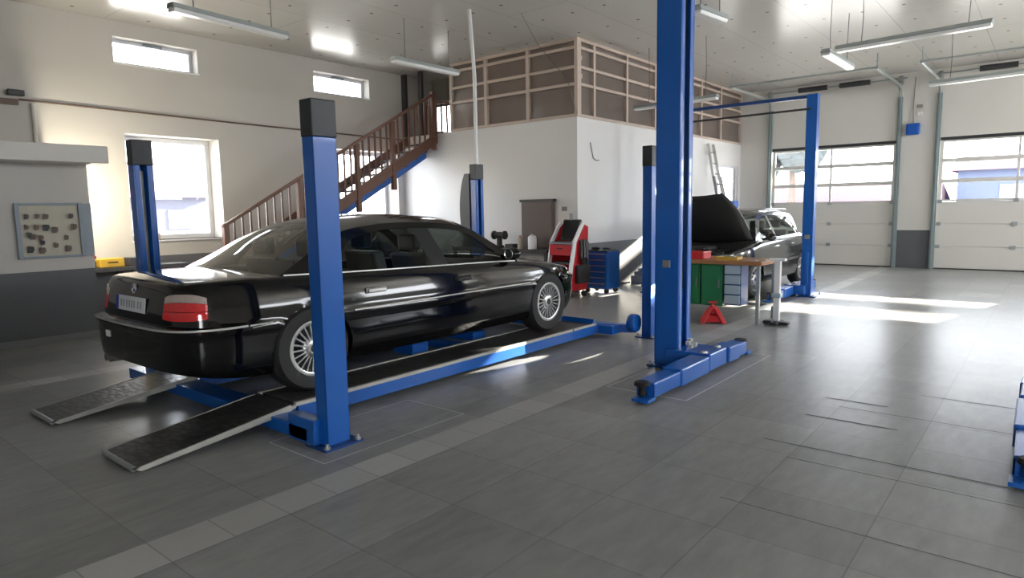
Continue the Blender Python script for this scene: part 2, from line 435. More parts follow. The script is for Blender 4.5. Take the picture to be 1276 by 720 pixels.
lf = MB(); lf.bx(LX+.15, XW, LY+.15, YW, LZ-.15, LZ-.02)
struct(lf.build('floor_loft', K['doorwood']))

# loft screen: timber grid and translucent panels
ZR = [LZ, 3.80, 4.10, 4.44, ZC]
def screen(name, axis, fixed, pos, back):
    pan = MB()
    a0, a1 = pos[0], pos[-1]
    if axis == 'y': pan.bx(fixed+.05, fixed+.06, a0, a1, LZ, ZC)
    else: pan.bx(a0, a1, fixed+.05, fixed+.06, LZ, ZC)
    root = struct(pan.build(name, K['poly']))
    fr = MB()
    for p in pos:
        if axis == 'y': fr.bx(fixed-.012, fixed+.048, p-.035, p+.035, LZ, ZC)
        else: fr.bx(p-.035, p+.035, fixed-.012, fixed+.048, LZ, ZC)
    for i, z in enumerate(ZR):
        h = .05; zz = min(max(z-h/2, LZ), ZC-h)
        for k in range(len(pos)-1):
            p, q = pos[k]+.035, pos[k+1]-.035
            if axis == 'y': fr.bx(fixed-.006, fixed+.042, p, q, zz, zz+h)
            else: fr.bx(p, q, fixed-.006, fixed+.042, zz, zz+h)
    fr.build('timber_grid', K['timber'], root)
    ib = MB()                                     # inner studs, ghosted through the sheet
    for p in back:
        if axis == 'y': ib.bx(fixed+.10, fixed+.16, p-.05, p+.05, LZ, ZC)
        else: ib.bx(p-.05, p+.05, fixed+.10, fixed+.16, LZ, ZC)
    for z in (3.95, 4.27):
        if axis == 'y': ib.bx(fixed+.165, fixed+.2, a0, a1, z-.04, z+.04)
        else: ib.bx(a0, a1, fixed+.165, fixed+.2, z-.04, z+.04)
    ib.build('inner_studs', K['timber'], root)
    return root
screen('wall_loft_front', 'y', LX-.02, [LY+.0, 7.93, 9.0, 9.97], [7.5, 8.6, 9.55])
screen('wall_loft_side', 'x', LY-.02, [LX+.06, 10.76, 11.98, 13.2, 14.4, 15.6, 16.8, 18.2], [11.35, 12.6, 13.8, 15.0, 16.2, 17.4])
op = MB()
op.bx(LX, LX+.07, 10.9, 11.0, LZ, ZC); op.bx(LX, LX+.07, 11.42, YW, LZ, ZC)
struct(op.build('trim_1', K['dark']))
op = MB(); op.bx(LX+.95, LX+.98, 9.97, YW, 3.98, ZC); op.bx(LX+.95, LX+.98, 11.46, YW, LZ-.02, 3.98)
struct(op.build('trim_4', K['dark_sheet']))
lw = MB(); lw.bx(14.4, 14.5, LY+.2, YW, LZ-.02, ZC)
struct(lw.build('wall_loft_back', K['doorwood']))

# projecting low room at the left with flat roof slab
bw = MB(); bw.slot(1).bx(XB, 3.16, 9.66, YW, 0, .9); bw.slot(0).bx(XB, 3.16, 9.66, YW, .9, 2.22)
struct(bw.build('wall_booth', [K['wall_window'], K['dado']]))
bs = MB(); bs.bx(XB, 3.27, 9.2, YW-.002, 2.22, 2.43)
struct(bs.build('trim_2', K['wall'], bevel=.01))
bb = MB(); bb.bx(XB, 3.165, 9.645, 9.66, 0, .08); struct(bb.build('baseboard_booth', K['grey']))
# walls behind and right of the camera
rw = [(4.5, 11.4, 3.45, 4.4), (12.4, 17.4, 2.3, 4.4)]  # openings added in the unseen right wall for more diffuse light
w = MB(); wall_panels(w, XB, XW, 0, ZC, rw, lambda a, b, c, d: w.bx(a, b, YR-.3, YR, c, d))
struct(w.build('wall_right', K['wall']))
w = MB(); wall_panels(w, YR, YW, 0, ZC, [(-5.5, -2.5, 1.0, 3.0)], lambda a, b, c, d: w.bx(XB-.3, XB, a, b, c, d))
struct(w.build('wall_back', K['wall']))

# ------------------------------------------------------------------ generic car
def catmull(P, n):
    P = [np.array(p, float) for p in P]; out = []
    Q = [2*P[0]-P[1]] + P + [2*P[-1]-P[-2]]
    for i in range(1, len(Q)-2):
        a, b, c, d = Q[i-1], Q[i], Q[i+1], Q[i+2]
        for t in np.linspace(0, 1, 24, endpoint=False):
            out.append(.5*((2*b)+(-a+c)*t+(2*a-5*b+4*c-d)*t*t+(-a+3*b-3*c+d)*t**3))
    out.append(P[-1]); out = np.array(out)
    s = np.r_[0, np.cumsum(np.linalg.norm(np.diff(out, axis=0), axis=1))]
    u = np.linspace(0, s[-1], n)
    return np.stack([np.interp(u, s, out[:, k]) for k in range(out.shape[1])], 1)

def sstep(a, b, x):
    t = np.clip((x-a)/(b-a), 0, 1); return t*t*(3-2*t)

def make_car(S, root):
    paint = S['paint']
    zbf = lambda x: np.interp(x, *zip(*S['zb']))
    _zt = catmull(S['zt'], 200)
    ztf = lambda x: np.interp(x, _zt[:, 0], _zt[:, 1])
    O = catmull(S['outline'], S.get('N', 190)); O[0, 1] = 0; O[-1, 1] = 0
    T = np.gradient(O, axis=0); T /= np.linalg.norm(T, axis=1)[:, None]
    Nn = np.stack([-T[:, 1], T[:, 0]], 1)               # outward
    L = O[-1, 0]
    prof = np.array(S['prof'])                          # (z, off)
    def off(x, z):
        o = np.interp(z, prof[:, 0], prof[:, 1])
        # bumpers stand proud below their top edge
        bump = max(1-sstep(S['rb'], S['rb']+.25, x), sstep(S['fb']-.25, S['fb'], x))
        o += bump*(.025 if z < S['bz'] else -.02)
        return o
    KL = [0, .03, .08] + list(np.linspace(.13, .90, 20)) + [.94, .97, .99, 1.0]
    sh = {.94: -.004, .97: -.015, .99: -.034, 1.0: -.06}
    rows = []
    for i, (x, y) in enumerate(O):
        zb, zt = zbf(x), ztf(x); r = []
        for k in KL:
            z = zb + (zt-zb)*k
            if k == 1.0: z -= 0
            o = off(x, z) + sh.get(k, 0)*(.45 if x < S['sharp'] else 1)
            px, py = O[i] + Nn[i]*o
            if i in (0, len(O)-1): py = 0
            r.append([px, max(py, 0), z])
        rows.append(r)
    A = np.array(rows)                                   # right-half grid (y>0 here)
    arch = S['arch']; RA = S['ra']
    dele = np.zeros((A.shape[0]-1, A.shape[1]-1), bool)
    for ax in arch:
        cz = S['axz']
        for i in range(A.shape[0]-1):
            for j in range(A.shape[1]-1):
                c = A[i:i+2, j:j+2].reshape(-1, 3).mean(0)
                if c[1] > .5 and math.hypot(c[0]-ax, c[2]-cz) < RA: dele[i, j] = True
        for i in range(A.shape[0]):
            for j in range(A.shape[1]):
                d = math.hypot(A[i, j, 0]-ax, A[i, j, 2]-cz)
                if A[i, j, 1] < .5 or abs(d-RA) > .05: continue
                nb = [dele[a, b] for a in (i-1, i) for b in (j-1, j) if 0 <= a < dele.shape[0] and 0 <= b < dele.shape[1]]
                if any(nb) and not all(nb):
                    A[i, j, 0] = ax + (A[i, j, 0]-ax)*RA/d; A[i, j, 2] = cz + (A[i, j, 2]-cz)*RA/d
    buckets = {}
    def put(part, quad): buckets.setdefault(part, []).append(quad)
    for sgn in (-1, 1):
        B = A.copy(); B[:, :, 1] *= sgn
        for i in range(A.shape[0]-1):
            for j in range(A.shape[1]-1):
                if dele[i, j]: continue
                q = [B[i, j], B[i+1, j], B[i+1, j+1], B[i, j+1]]
                c = np.mean(q, 0)
                part = S['classify'](c[0], c[1], c[2], KL[j], i)
                put(part, q if sgn > 0 else q[::-1])
    # decks
    cols = np.linspace(-1, 1, 17)
    top = A[:, -1]
    def deckpt(i, c):
        x, y, z = top[i]
        cr = S['crown'](x)
        return np.array([x, y*c, z + cr*(1-abs(c)**2.4)])
    for i in range(len(top)-1):
        for j in range(len(cols)-1):
            q = [deckpt(i, cols[j]), deckpt(i, cols[j+1]), deckpt(i+1, cols[j+1]), deckpt(i+1, cols[j])]
            c = np.mean(q, 0); cc = (cols[j]+cols[j+1])/2
            xa = S['xa'] + S['wsb']*(1-cc*cc) - .06; xd = S['xd'] - S['rwb']*(1-cc*cc) + .06
            if xd < c[0] < xa: continue
            if c[0] >= xa:
                if S.get('open_hood'):
                    if abs(cc) < .86 and c[0] < L-.22: continue
                    put('body', q)
                else: put('hood' if abs(cc) < .9 and c[0] < L-.14 else 'body', q)
            else: put('trunk_lid' if abs(cc) < .9 else 'body', q)
    made = {}
    for part, quads in buckets.items():
        m = MB()
        for q in quads: m.add(q, [(0, 1, 2, 3)])
        nm, mt = S['parts'][part]
        par = made.get(S.get('sub', {}).get(part)) or root
        made[part] = m.build(nm, mt, par, smooth=True, weld=True, angle=50)
    # ---- greenhouse
    xo = np.array([p[0] for p in top]); yo = np.array([p[1] for p in top])
    k0 = int(np.argmax(yo > .45)); k1 = len(yo) - int(np.argmax(yo[::-1] > .45))
    yb = lambda x: np.interp(x, xo[k0:k1], yo[k0:k1]) + .004
    zbelt = lambda x: ztf(x) - .005
    tumble = S.get('tumble', .45)
    def side(x, z): return yb(x) - tumble*max(0, z-zbelt(x))*(1+.35*max(0, z-zbelt(x)))
    NO = 72
    Oc = catmull(S['gh_out'], NO); Ic = catmull(S['gh_in'], NO)
    for a in (0, -1): Oc[a, 1] = zbelt(Oc[a, 0]); Ic[a, 1] = zbelt(Ic[a, 0]) + .012
    for sgn in (-1, 1):
        fr = MB(); gl = MB(); tr = MB()
        P = lambda x, z, d=0: (x, sgn*(side(x, z)-d), z)
        fr.grid([[P(x0+(x1-x0)*t, z0+(z1-z0)*t) for t in (0, .33, .66, 1)] for (x0, z0), (x1, z1) in zip(Oc, Ic)], flip=sgn > 0)
        gl.grid([[P(x, zbelt(x)+.005+(z-zbelt(x)-.005)*t, .012) for t in np.linspace(0, 1, 6)] for x, z in Ic])
        tr.grid([[P(x, zbelt(x)+h, -.004) for h in (-.010, .014)] for x in np.linspace(Oc[-1, 0]+.05, Oc[0, 0]-.05, 60)])
        for (xp, wd, ln) in S['pillars']:
            zt_ = np.interp(xp, Ic[::-1, 0], Ic[::-1, 1])
            zb_ = zbelt(xp)
            bp_ = MB(); bp_.grid([[P(xp-wd/2+ln*t, zb_+(zt_-zb_)*t, .006), P(xp+wd/2+ln*t, zb_+(zt_-zb_)*t, .006)] for t in np.linspace(0, 1, 6)])
            bp_.build('door_pillar', K['trim'], root)
        fr.build('window_pillars', paint, root, smooth=True, angle=50)
        gl.build('side_windows', K['glass_car'], root, smooth=True, angle=180)
        tr.build('belt_trim', K['bright_trim'], root)
    # roof between the rails
    ir = [k for k in range(NO) if S['xr'][0] <= Oc[k, 0] <= S['xr'][1]]
    c2 = np.linspace(-1, 1, 15)
    rf = MB()
    def arcrow(k, bulge_x=0., crown=.10):
        x, z = Oc[k]; y = side(x, z)
        return [(x + bulge_x*(1-c*c), y*c, z + crown*(1-abs(c)**2.2)) for c in c2]
    rows = []
    nI = len(ir)
    for n_, k in enumerate(ir):
        t = n_/(nI-1)
        bx_ = S['bf']*(1-sstep(0, .35, t)) - S['br']*sstep(.65, 1, t)
        rows.append(arcrow(k, bx_, S['roofc']))
    rf.grid(rows)
    rf.build('roof', paint, root, smooth=True, weld=True, angle=180)
    ws_ = []; nA = ir[0]
    for k in range(0, nA+1):
        t = k/max(1, nA)
        ws_.append(arcrow(k, S['wsb']*(1-t)+S['bf']*t, S['crown'](S['xa'])*(1-t)+S['roofc']*t))
    MB().grid(ws_).build('windscreen', K['glass_car'], root, smooth=True, angle=180)
    rw_ = []; nD = ir[-1]
    for k in range(nD, NO):
        t = (k-nD)/max(1, NO-1-nD)
        rw_.append(arcrow(k, -(S['br']*(1-t)+S['rwb']*t), S['roofc']*(1-t)+S['crown'](S['xd'])*t))
    MB().grid(rw_).build('rear_window', S.get('rearglass', K['glass_rear']), root, smooth=True, angle=180)
    # ---- wheel wells
    for ax in arch:
        for sgn in (-1, 1):
            ww = MB(); ts = np.linspace(-.15, PI+.15, 26); ymax = np.interp(ax, xo[k0:k1], yo[k0:k1]) + .055
            ww.grid([[(ax+(RA+.004)*math.cos(t), sgn*yy, S['axz']+(RA+.004)*math.sin(t)) for yy in (ymax, .58)] for t in ts])
            ww.add([(ax, sgn*.58, S['axz'])] + [(ax+RA*math.cos(t), sgn*.58, S['axz']+RA*math.sin(t)) for t in ts], [(0, i, i+1) for i in range(1, len(ts))])
            ww.build('wheel_arch_liner', K['trim'], root)
    ub = MB(); ub.bx(O[0,0]+.35, L-.4, -.56, .56, S['zfloor'], S['zfloor']+.06); ub.bx(arch[0]+RA+.02, arch[1]-RA-.02, -.84, .84, S['zfloor'], S['zfloor']+.06)
    ub.bx(S['xd']-.2, S['xd']+.12, -.72, .72, S['zfloor']+.06, S['zbelt_in']-.05)
    ub.build('underbody', K['trim'], root)
    # ---- wheels
    rw0, tw = S['rw'], S['tw']
    proto = None
    for ax in arch:
        for sgn in (-1, 1):
            yc = sgn*S['track']
            if proto is None or True:
                t = MB(); h = tw/2; ri = S['rim']
                t.lathe([(ri-.005, -h*.9), (ri+.03, -h), (rw0-.03, -h), (rw0-.006, -h*.75), (rw0, -h*.4), (rw0, h*.4), (rw0-.006, h*.75), (rw0-.03, h), (ri+.03, h), (ri-.005, h*.9)], (0, 0, 0), 'y', 48)
                ty = t.build('tyre', K['tyre'], root, smooth=True); ty.location = (ax, yc, rw0)
                m = MB(); o = sgn*h
                m.lathe([(ri-.004, -o*.8), (ri+.012, o*.86), (ri+.014, o*1.0), (ri-.002, o*1.02), (ri-.016, o*.98), (ri-.022, o*.62), (ri-.03, -o*.5)], (0, 0, 0), 'y', 48)
                nS = S['spokes']
                for k in range(nS):
                    a = 2*PI*k/nS; ca, sa = math.cos(a), math.sin(a)
                    m.beam((ca*.05, o*.80, sa*.05), (ca*(ri-.012), o*.84, sa*(ri-.012)), S['spw'], .022, up=(0, 1, 0))
                m.lathe([(.001, o*.96), (.045, o*.96), (.075, o*.9), (.09, o*.78), (.085, o*.4)], (0, 0, 0), 'y', 24)
                rim = m.build('rim', K['alloy'], ty, smooth=True)
                d = MB(); d.lathe([(.001, o*.1), (ri-.025, o*.1), (ri-.025, o*.02)], (0, 0, 0), 'y', 32); d.build('brake_disc', K['dark'], ty)
                hc = MB(); hc.lathe([(.001, o*1.0), (.03, o*1.0), (.036, o*.95)], (0, 0, 0), 'y', 20); hc.build('hub_cap', K['trim'], ty)
    # ---- cabin
    zf = S['zfloor']+.06; zb0 = S['zbelt_in']
    for (xs_, n) in S['seats']:
        ys = (-.38, .38) if n == 2 else (0,)
        for y in ys:
            wd = .25 if n == 2 else .64
            m = MB(); m.bx(xs_, xs_+.5, y-wd, y+wd, zf, zf+.30)
            m.add([(xs_-.02, y-wd, zf+.25), (xs_+.14, y-wd, zf+.25), (xs_+.02, y-wd, zb0+.12), (xs_-.14, y-wd, zb0+.12),
                   (xs_-.02, y+wd, zf+.25), (xs_+.14, y+wd, zf+.25), (xs_+.02, y+wd, zb0+.12), (xs_-.14, y+wd, zb0+.12)],
                  [(0,1,2,3),(7,6,5,4),(0,4,5,1),(1,5,6,2),(2,6,7,3),(3,7,4,0)])
            for hy in ((y,) if n == 2 else (-.36, .36)): m.bx(xs_-.13, xs_-.03, hy-.13, hy+.13, zb0+.15, zb0+.31)
            m.build('seat', K['seat'], root, bevel=.03)
    m = MB(); m.bx(S['xa']-.45, S['xa']+.1, -.72, .72, zb0-.35, zb0-.03); m.build('dashboard', K['trim'], root, bevel=.04)
    m = MB(); cx = S['xa']-.55
    m.tube([(cx+.06*math.sin(t), .38+.18*math.cos(t), zb0-.02+.17*math.sin(t)) for t in np.linspace(0, 2*PI, 25)], .014, 8)
    m.beam((cx, .21, zb0-.02), (cx, .55, zb0-.02), .03, .03); m.build('steering_wheel', K['trim'], root)
    return dict(side=side, yb=yb, zbelt=zbelt, off=off, O=O, A=A)

# ------------------------------------------------------------------ the black saloon on the lift
car = thing('car', 'long black four-door saloon standing on the blue four-post lift', 'car', (1.71, 5.30, .172))
def cls1(x, y, z, k, i):
    ay = abs(y)
    sd = '_%d' % (y > 0)
    pass
    if x < .70 and z < .60: return 'rear_bumper'
    if x > 4.62 and z < .52: return 'front_bumper'
    if x > 4.82 and ay > .34 and .54 < z < .665: return 'headlight' + sd
    if x < .48 and ay <= .62 and z > .60: return 'trunk_lid'
    if z > .25:
        if 2.66 < x < 3.72 and z > .27: return 'door_a_%d' % (y > 0)
        if 1.56 < x < 2.655 and z > .27: return 'door_b_%d' % (y > 0)
    return 'body'
pm = K['paint']
S1 = dict(paint=pm, sharp=.8,
    outline=[(.20,0),(.205,.3),(.225,.56),(.275,.71),(.38,.815),(.62,.88),(1.2,.922),(2.5,.93),(3.8,.925),(4.3,.91),(4.62,.872),(4.86,.79),(5.02,.64),(5.09,.45),(5.125,.2),(5.13,0)],
    zb=[(.2,.30),(.4,.25),(.7,.20),(1.0,.19),(4.4,.18),(4.8,.19),(5.13,.24)],
    zt=[(.1,.895),(.2,.90),(.4,.91),(.9,.915),(1.7,.89),(2.6,.868),(3.6,.842),(4.2,.80),(4.7,.73),(5.0,.67),(5.2,.62)],
    prof=[(.15,-.10),(.22,-.05),(.30,-.012),(.40,-.002),(.545,.0),(.552,.014),(.592,.014),(.60,.0),(.70,-.012),(.80,-.035),(.88,-.06),(.95,-.08)],
    rb=.54, fb=4.62, bz=.60, arch=(1.19, 4.27), ra=.352, axz=.325, classify=cls1,
    crown=lambda x: (.03+.02*float(sstep(.9, 3.0, x)))*float(sstep(.21, .45, x))*(1-.2*float(sstep(4.5, 5.1, x)))*float(1-sstep(4.85, 5.12, x)),
    xa=3.83, xd=.98, wsb=.22, rwb=.10, bf=.10, br=.06, roofc=.088,
    parts={'body': ('body', pm), 'rear_bumper': ('rear_bumper', pm), 'front_bumper': ('front_bumper', pm), 'hood': ('hood', pm), 'trunk_lid': ('trunk_lid', pm),
           **{a+'_%d' % b: (c, d) for b in (0, 1) for a, c, d in (('headlight', 'headlight', K['clear_lens']),)},
           'door_a_0': ('door', pm), 'door_a_1': ('door', pm), 'door_b_0': ('door', pm), 'door_b_1': ('door', pm)},
    gh_out=[(3.83,.84),(3.68,.945),(3.48,1.07),(3.28,1.185),(3.08,1.245),(2.7,1.275),(2.3,1.285),(1.95,1.265),(1.68,1.225),(1.45,1.145),(1.22,1.025),(.98,.91)],
    gh_in=[(3.60,.86),(3.50,.95),(3.36,1.045),(3.20,1.14),(3.0,1.197),(2.68,1.223),(2.3,1.229),(2.02,1.212),(1.80,1.175),(1.66,1.10),(1.56,.985),(1.48,.89)],
    pillars=[(2.68, .21, -.10)], xr=(1.62, 3.2), zfloor=.22, zbelt_in=.86, rw=.34, tw=.225, rim=.205, track=.80, spokes=22, spw=.012,
    seats=[(2.75, 2), (1.62, 1)])
G1 = make_car(S1, car)
def carsurf(x, z, extra=0., sgn=-1):
    """point on the car's flank at station x, height z"""
    O = G1['O']; k = np.argmin(np.abs(O[:, 0]-x) + (O[:, 1] < .5)*9)
    return sgn*(np.interp(x, O[20:-20, 0], O[20:-20, 1]) + G1['off'](x, z) + extra)
# chrome-edged side moulding
for sgn in (-1, 1):
    for a, b in ((1.56, 3.90), (.66, .84)):
        m = MB(); m.grid([[(x, carsurf(x, .57, .004 if x > 1 else .018, sgn), z) for z in (.590, .602)] for x in np.linspace(a, b, 40)])
        m.build('side_moulding', K['bright_trim'], car)
# wrap-round tail lights fitted over the rear corners
Od = np.stack([np.interp(np.linspace(0, 60, 601), np.arange(61), G1['O'][:61, k]) for k in (0, 1)], 1)
ii = [k for k in range(2, 598) if Od[k, 1] > .50 and Od[k, 0] < .42]
kk = np.linspace(ii[0], ii[-1], 28).astype(int)
for sgn in (-1, 1):
    def tp(n_, z, e):
        k = kk[n_]; t = Od[k+2]-Od[k-2]; t = t/np.linalg.norm(t); q = Od[k] + np.array([-t[1], t[0]])*(G1['off'](Od[k, 0], z)+e)
        return (q[0], sgn*q[1], z)
    def zed(n_, lo, hi, m_=7):
        u = abs(2*n_/27-1)
        top_ = .838-.030*u**3; bot_ = .655+.012*u**4
        a_, b_ = bot_+(top_-bot_)*lo, bot_+(top_-bot_)*hi
        return np.linspace(a_, b_, m_)
    def patch(lo, hi, e=.007):
        m = MB(); rows_ = []
        for n_ in range(28):
            zz = zed(n_, lo, hi); r_ = [tp(n_, z, e if 0 < n_ < 27 else -.004) for z in zz]
            rows_.append([tp(n_, zz[0], -.004)] + r_ + [tp(n_, zz[-1], -.004)])
        m.grid(rows_); return m
    tl = patch(0, .335).build('tail_light', K['red_lens'], car, smooth=True)
    patch(.355, .69).build('brake_lens', K['red_lens'], tl, smooth=True)
    patch(.70, 1.0).build('indicator_lens', K['clear_lens'], tl, smooth=True)
# bumper chrome strip round the tail
O = G1['O']; pts = []
for i in range(0, len(O)):
    if O[i, 0] < .66:
        t = O[min(i+1, len(O)-1)] - O[max(i-1, 0)]; t /= np.linalg.norm(t); n = np.array([-t[1], t[0]])
        pts.append(O[i] + n*(G1['off'](O[i, 0], .57)+.006))
strip_pts = [(p[0], -p[1]) for p in pts[::-1]] + [(p[0], p[1]) for p in pts]
m = MB(); m.grid([[(x, y, z) for z in (.588, .603)] for x, y in strip_pts]); m.build('bumper_strip', K['bright_trim'], car)
# handles, mirror, plate, emblem, exhaust
for sgn in (-1, 1):
    for hx in (1.80, 2.86):
        y = carsurf(hx, .72, .0, sgn)
        m = MB(); m.beam((hx-.09, y+sgn*.022, .735), (hx+.10, y+sgn*.022, .735), .022, .034, up=(0, 0, 1)); m.bx(hx-.10, hx+.11, min(y-sgn*.012, y+sgn*.014), max(y-sgn*.012, y+sgn*.014), .712, .758)
        m.build('door_handle', K['chrome'] if hx < 2 else K['trim'], car, bevel=.006)
    m = MB(); yb_ = G1['yb'](3.55)
    m.ball((3.63, sgn*(yb_+.095), .925), .095, 14, (.7, 1.0, .68)); m.beam((3.63, sgn*(yb_-.03), .885), (3.63, sgn*(yb_+.06), .90), .07, .05)
    mi = m.build('mirror', pm, car, smooth=True)
    g = MB(); g.lathe([(.001, 0), (.055, 0), (.055, -.008)], (3.560, sgn*(yb_+.095), .925), 'x', 18); g.build('mirror_glass', K['chrome'], mi)
xr_ = .045
pl_ = MB(); pl_.bx(-.008, .0, -.26, .26, -.056, .056); plate = pl_.build('number_plate', K['plate'], car, bevel=.003)
plate.location = (.238, 0, .735); plate.rotation_euler = (0, R(6), 0)
q = MB(); q.bx(-.0095, -.008, .215, .258, -.054, .054); q.build('plate_band', K['plate_blue'], plate)
for yy in (.165, .12, .06, .015, -.03, -.075, -.14, -.185):      # too blurred to read: dim upright strokes only
    q = MB(); q.bx(-.0092, -.008, yy-.013, yy+.011, -.027, .027); q.build('plate_mark', K['plate_dim'], plate)
em = MB(); em.lathe([(.001, -.006), (.036, -.006), (.04, 0)], (0, 0, 0), 'x', 28); em_o = em.build('emblem', K['chrome'], car, smooth=True)
em_o.location = (.268, 0, .846); em_o.rotation_euler = (0, R(10), 0)
for qd, mt in ((0, K['plate_blue']), (1, K['white']), (2, K['plate_blue']), (3, K['white'])):
    q = MB(); a0 = qd*PI/2
    q.add([(-.0075, 0, 0)] + [(-.0075, .027*math.cos(a0+t), .027*math.sin(a0+t)) for t in np.linspace(0, PI/2, 8)], [(0, i, i+1) for i in range(1, 8)])
    q.build('emblem_quarter', mt, em_o)
q = MB(); q.bx(.172, .22, .30, .37, .46, .51); q.build('bumper_marker', K['white'], car, bevel=.004)
m = MB()
for y in (.42, .50): m.tube([(.2, y, .27), (.5, y, .27)], .03, 14)
m.build('exhaust_pipe', K['steel'], car, smooth=True)
m = MB(); m.bx(5.09, 5.14, -.20, -.02, .50, .66); m.bx(5.09, 5.14, .02, .20, .50, .66); m.build('grille', K['chrome'], car, bevel=.02)

# ------------------------------------------------------------------ second car, bonnet up
car2 = thing('car', 'dark hatchback with its bonnet raised, parked between the posts before the garage doors', 'car', (14.25, 4.66, .02), PI)
p2 = K['paint2']
def cls2(x, y, z, k, i):
    ay = abs(y)
    sd = '_%d' % (y > 0)
    if x < .30 and ay > .48 and .72 < z < .93: return 'tail_light' + sd
    if x < .40 and z < .58: return 'rear_bumper'
    if x > 3.72 and z < .56: return 'front_bumper'
    if x > 3.62 and ay > .36 and .58 < z < .76: return 'headlight' + sd
    if 2.02 < x < 2.98 and z > .3: return 'door_a_%d' % (y > 0)
    if 1.12 < x < 2.0 and z > .3: return 'door_b_%d' % (y > 0)
    return 'body'
S2 = dict(paint=p2, sharp=-1, N=130, open_hood=True,
    outline=[(0,0),(.01,.35),(.05,.62),(.16,.78),(.5,.85),(1.2,.87),(2.2,.875),(3.1,.865),(3.5,.83),(3.78,.74),(3.95,.55),(4.03,.28),(4.05,0)],
    zb=[(0,.32),(.4,.24),(3.6,.22),(4.05,.26)],
    zt=[(-.05,.98),(0,.985),(.8,.985),(1.8,.965),(2.8,.93),(3.3,.885),(3.7,.83),(3.95,.77),(4.1,.73)],
    prof=[(.15,-.08),(.25,-.03),(.35,0),(.55,.0),(.56,.012),(.60,.012),(.61,0),(.75,-.01),(.88,-.03),(1.0,-.05)],
    rb=.3, fb=3.7, bz=.58, arch=(.66, 3.22), ra=.35, axz=.32, classify=cls2,
    crown=lambda x: .05*float(sstep(.0, .1, x))*float(1-sstep(3.75, 4.04, x)),
    xa=3.02, xd=.14, wsb=.2, rwb=.03, bf=.12, br=.05, roofc=.08,
    parts={'body': ('body', p2), 'rear_bumper': ('rear_bumper', p2), 'front_bumper': ('front_bumper', p2), 'trunk_lid': ('tailgate', p2),
           **{a+'_%d' % b: (a, d) for b in (0, 1) for a, d in (('tail_light', K['red_lens']), ('headlight', K['dark_lens']))},
           'door_a_0': ('door', p2), 'door_a_1': ('door', p2), 'door_b_0': ('door', p2), 'door_b_1': ('door', p2)},
    gh_out=[(3.02,.92),(2.86,1.08),(2.66,1.24),(2.44,1.36),(2.2,1.405),(1.8,1.42),(1.3,1.415),(.8,1.39),(.5,1.34),(.35,1.24),(.24,1.11),(.14,.99)],
    gh_in=[(2.82,.95),(2.72,1.05),(2.56,1.18),(2.36,1.29),(2.15,1.34),(1.8,1.355),(1.4,1.35),(1.0,1.33),(.82,1.28),(.72,1.2),(.65,1.1),(.62,1.0)],
    pillars=[(1.98, .09, 0)], xr=(.5, 2.5), zfloor=.24, zbelt_in=.95, rw=.31, tw=.195, rim=.195, track=.75, spokes=10, spw=.03,
    seats=[(1.95, 2), (.95, 1)], rearglass=K['glass_car'])
G2 = make_car(S2, car2)
# raised bonnet: hinged at the windscreen foot
hood = MB(); nU = 14; nV = 15
a = R(127); hx, hz = 3.10, .965
rows = []
for i in range(nU+1):
    u = i/nU*.98; wdt = .74*(1-.42*(i/nU)**3.2)
    row = []
    for j in range(nV+1):
        c = -1+2*j/nV
        lift = -.07*(1-c*c) - .05*math.sin(PI*i/nU)
        row.append((hx + .16*(1-c*c)*(1-i/nU) - u*math.cos(a) - lift*math.sin(a)*0 , wdt*c, hz + u*math.sin(a)))
        x, y, z = row[-1]; row[-1] = (x - lift*-math.sin(a)*1.0*-1, y, z - lift*math.cos(a)*-1*-1)
    rows.append(row)
hood.grid(rows)
ho = hood.build('hood', K['trim'], car2, smooth=True, angle=180)
so = ho.modifiers.new('thick', 'SOLIDIFY'); so.thickness = .025; so.offset = 0
m = MB(); m.bx(3.55, 3.62, -.06, .02, 1.50, 1.55); m.build('hood_latch', K['alu'], car2, bevel=.01)
m = MB(); m.bx(3.25, 3.80, -.35, .35, .35, .80); m.bx(3.30, 3.7, -.26, .22, .80, .86); m.build('engine', K['dark'], car2, bevel=.04)
m = MB(); m.bx(3.18, 3.82, -.60, .60, .34, .36); m.build('engine_tray', K['trim'], car2)
m = MB(); m.bx(3.84, 3.90, -.55, .55, .72, .80); m.build('radiator_panel', K['trim'], car2, bevel=.01)
m = MB(); m.bx(3.42, 3.62, .38, .56, .60, .82); m.build('battery', K['black'], car2, bevel=.01)
for sgn in (-1, 1):
    m = MB(); m.ball((2.80, sgn*.95, 1.0), .09, 12, (.7, 1, .75)); m.beam((2.80, sgn*.80, .96), (2.80, sgn*.92, .98), .05, .04); m.build('mirror', p2, car2, smooth=True)
    for hx_ in (1.22, 2.12):
        m = MB(); y = np.interp(hx_, G2['O'][15:-15, 0], G2['O'][15:-15, 1]) + .01
        m.bx(hx_, hx_+.18, min(sgn*(y-.03), sgn*y), max(sgn*(y-.03), sgn*y), .80, .83); m.build('door_handle', K['chrome'], car2, bevel=.006)
    m = MB(); m.tube([(2.1, sgn*.56, 1.455), (2.0, sgn*.57, 1.475), (.9, sgn*.57, 1.465), (.8, sgn*.56, 1.44)], .014, 8); m.build('roof_rail', K['alu'], car2, smooth=True)

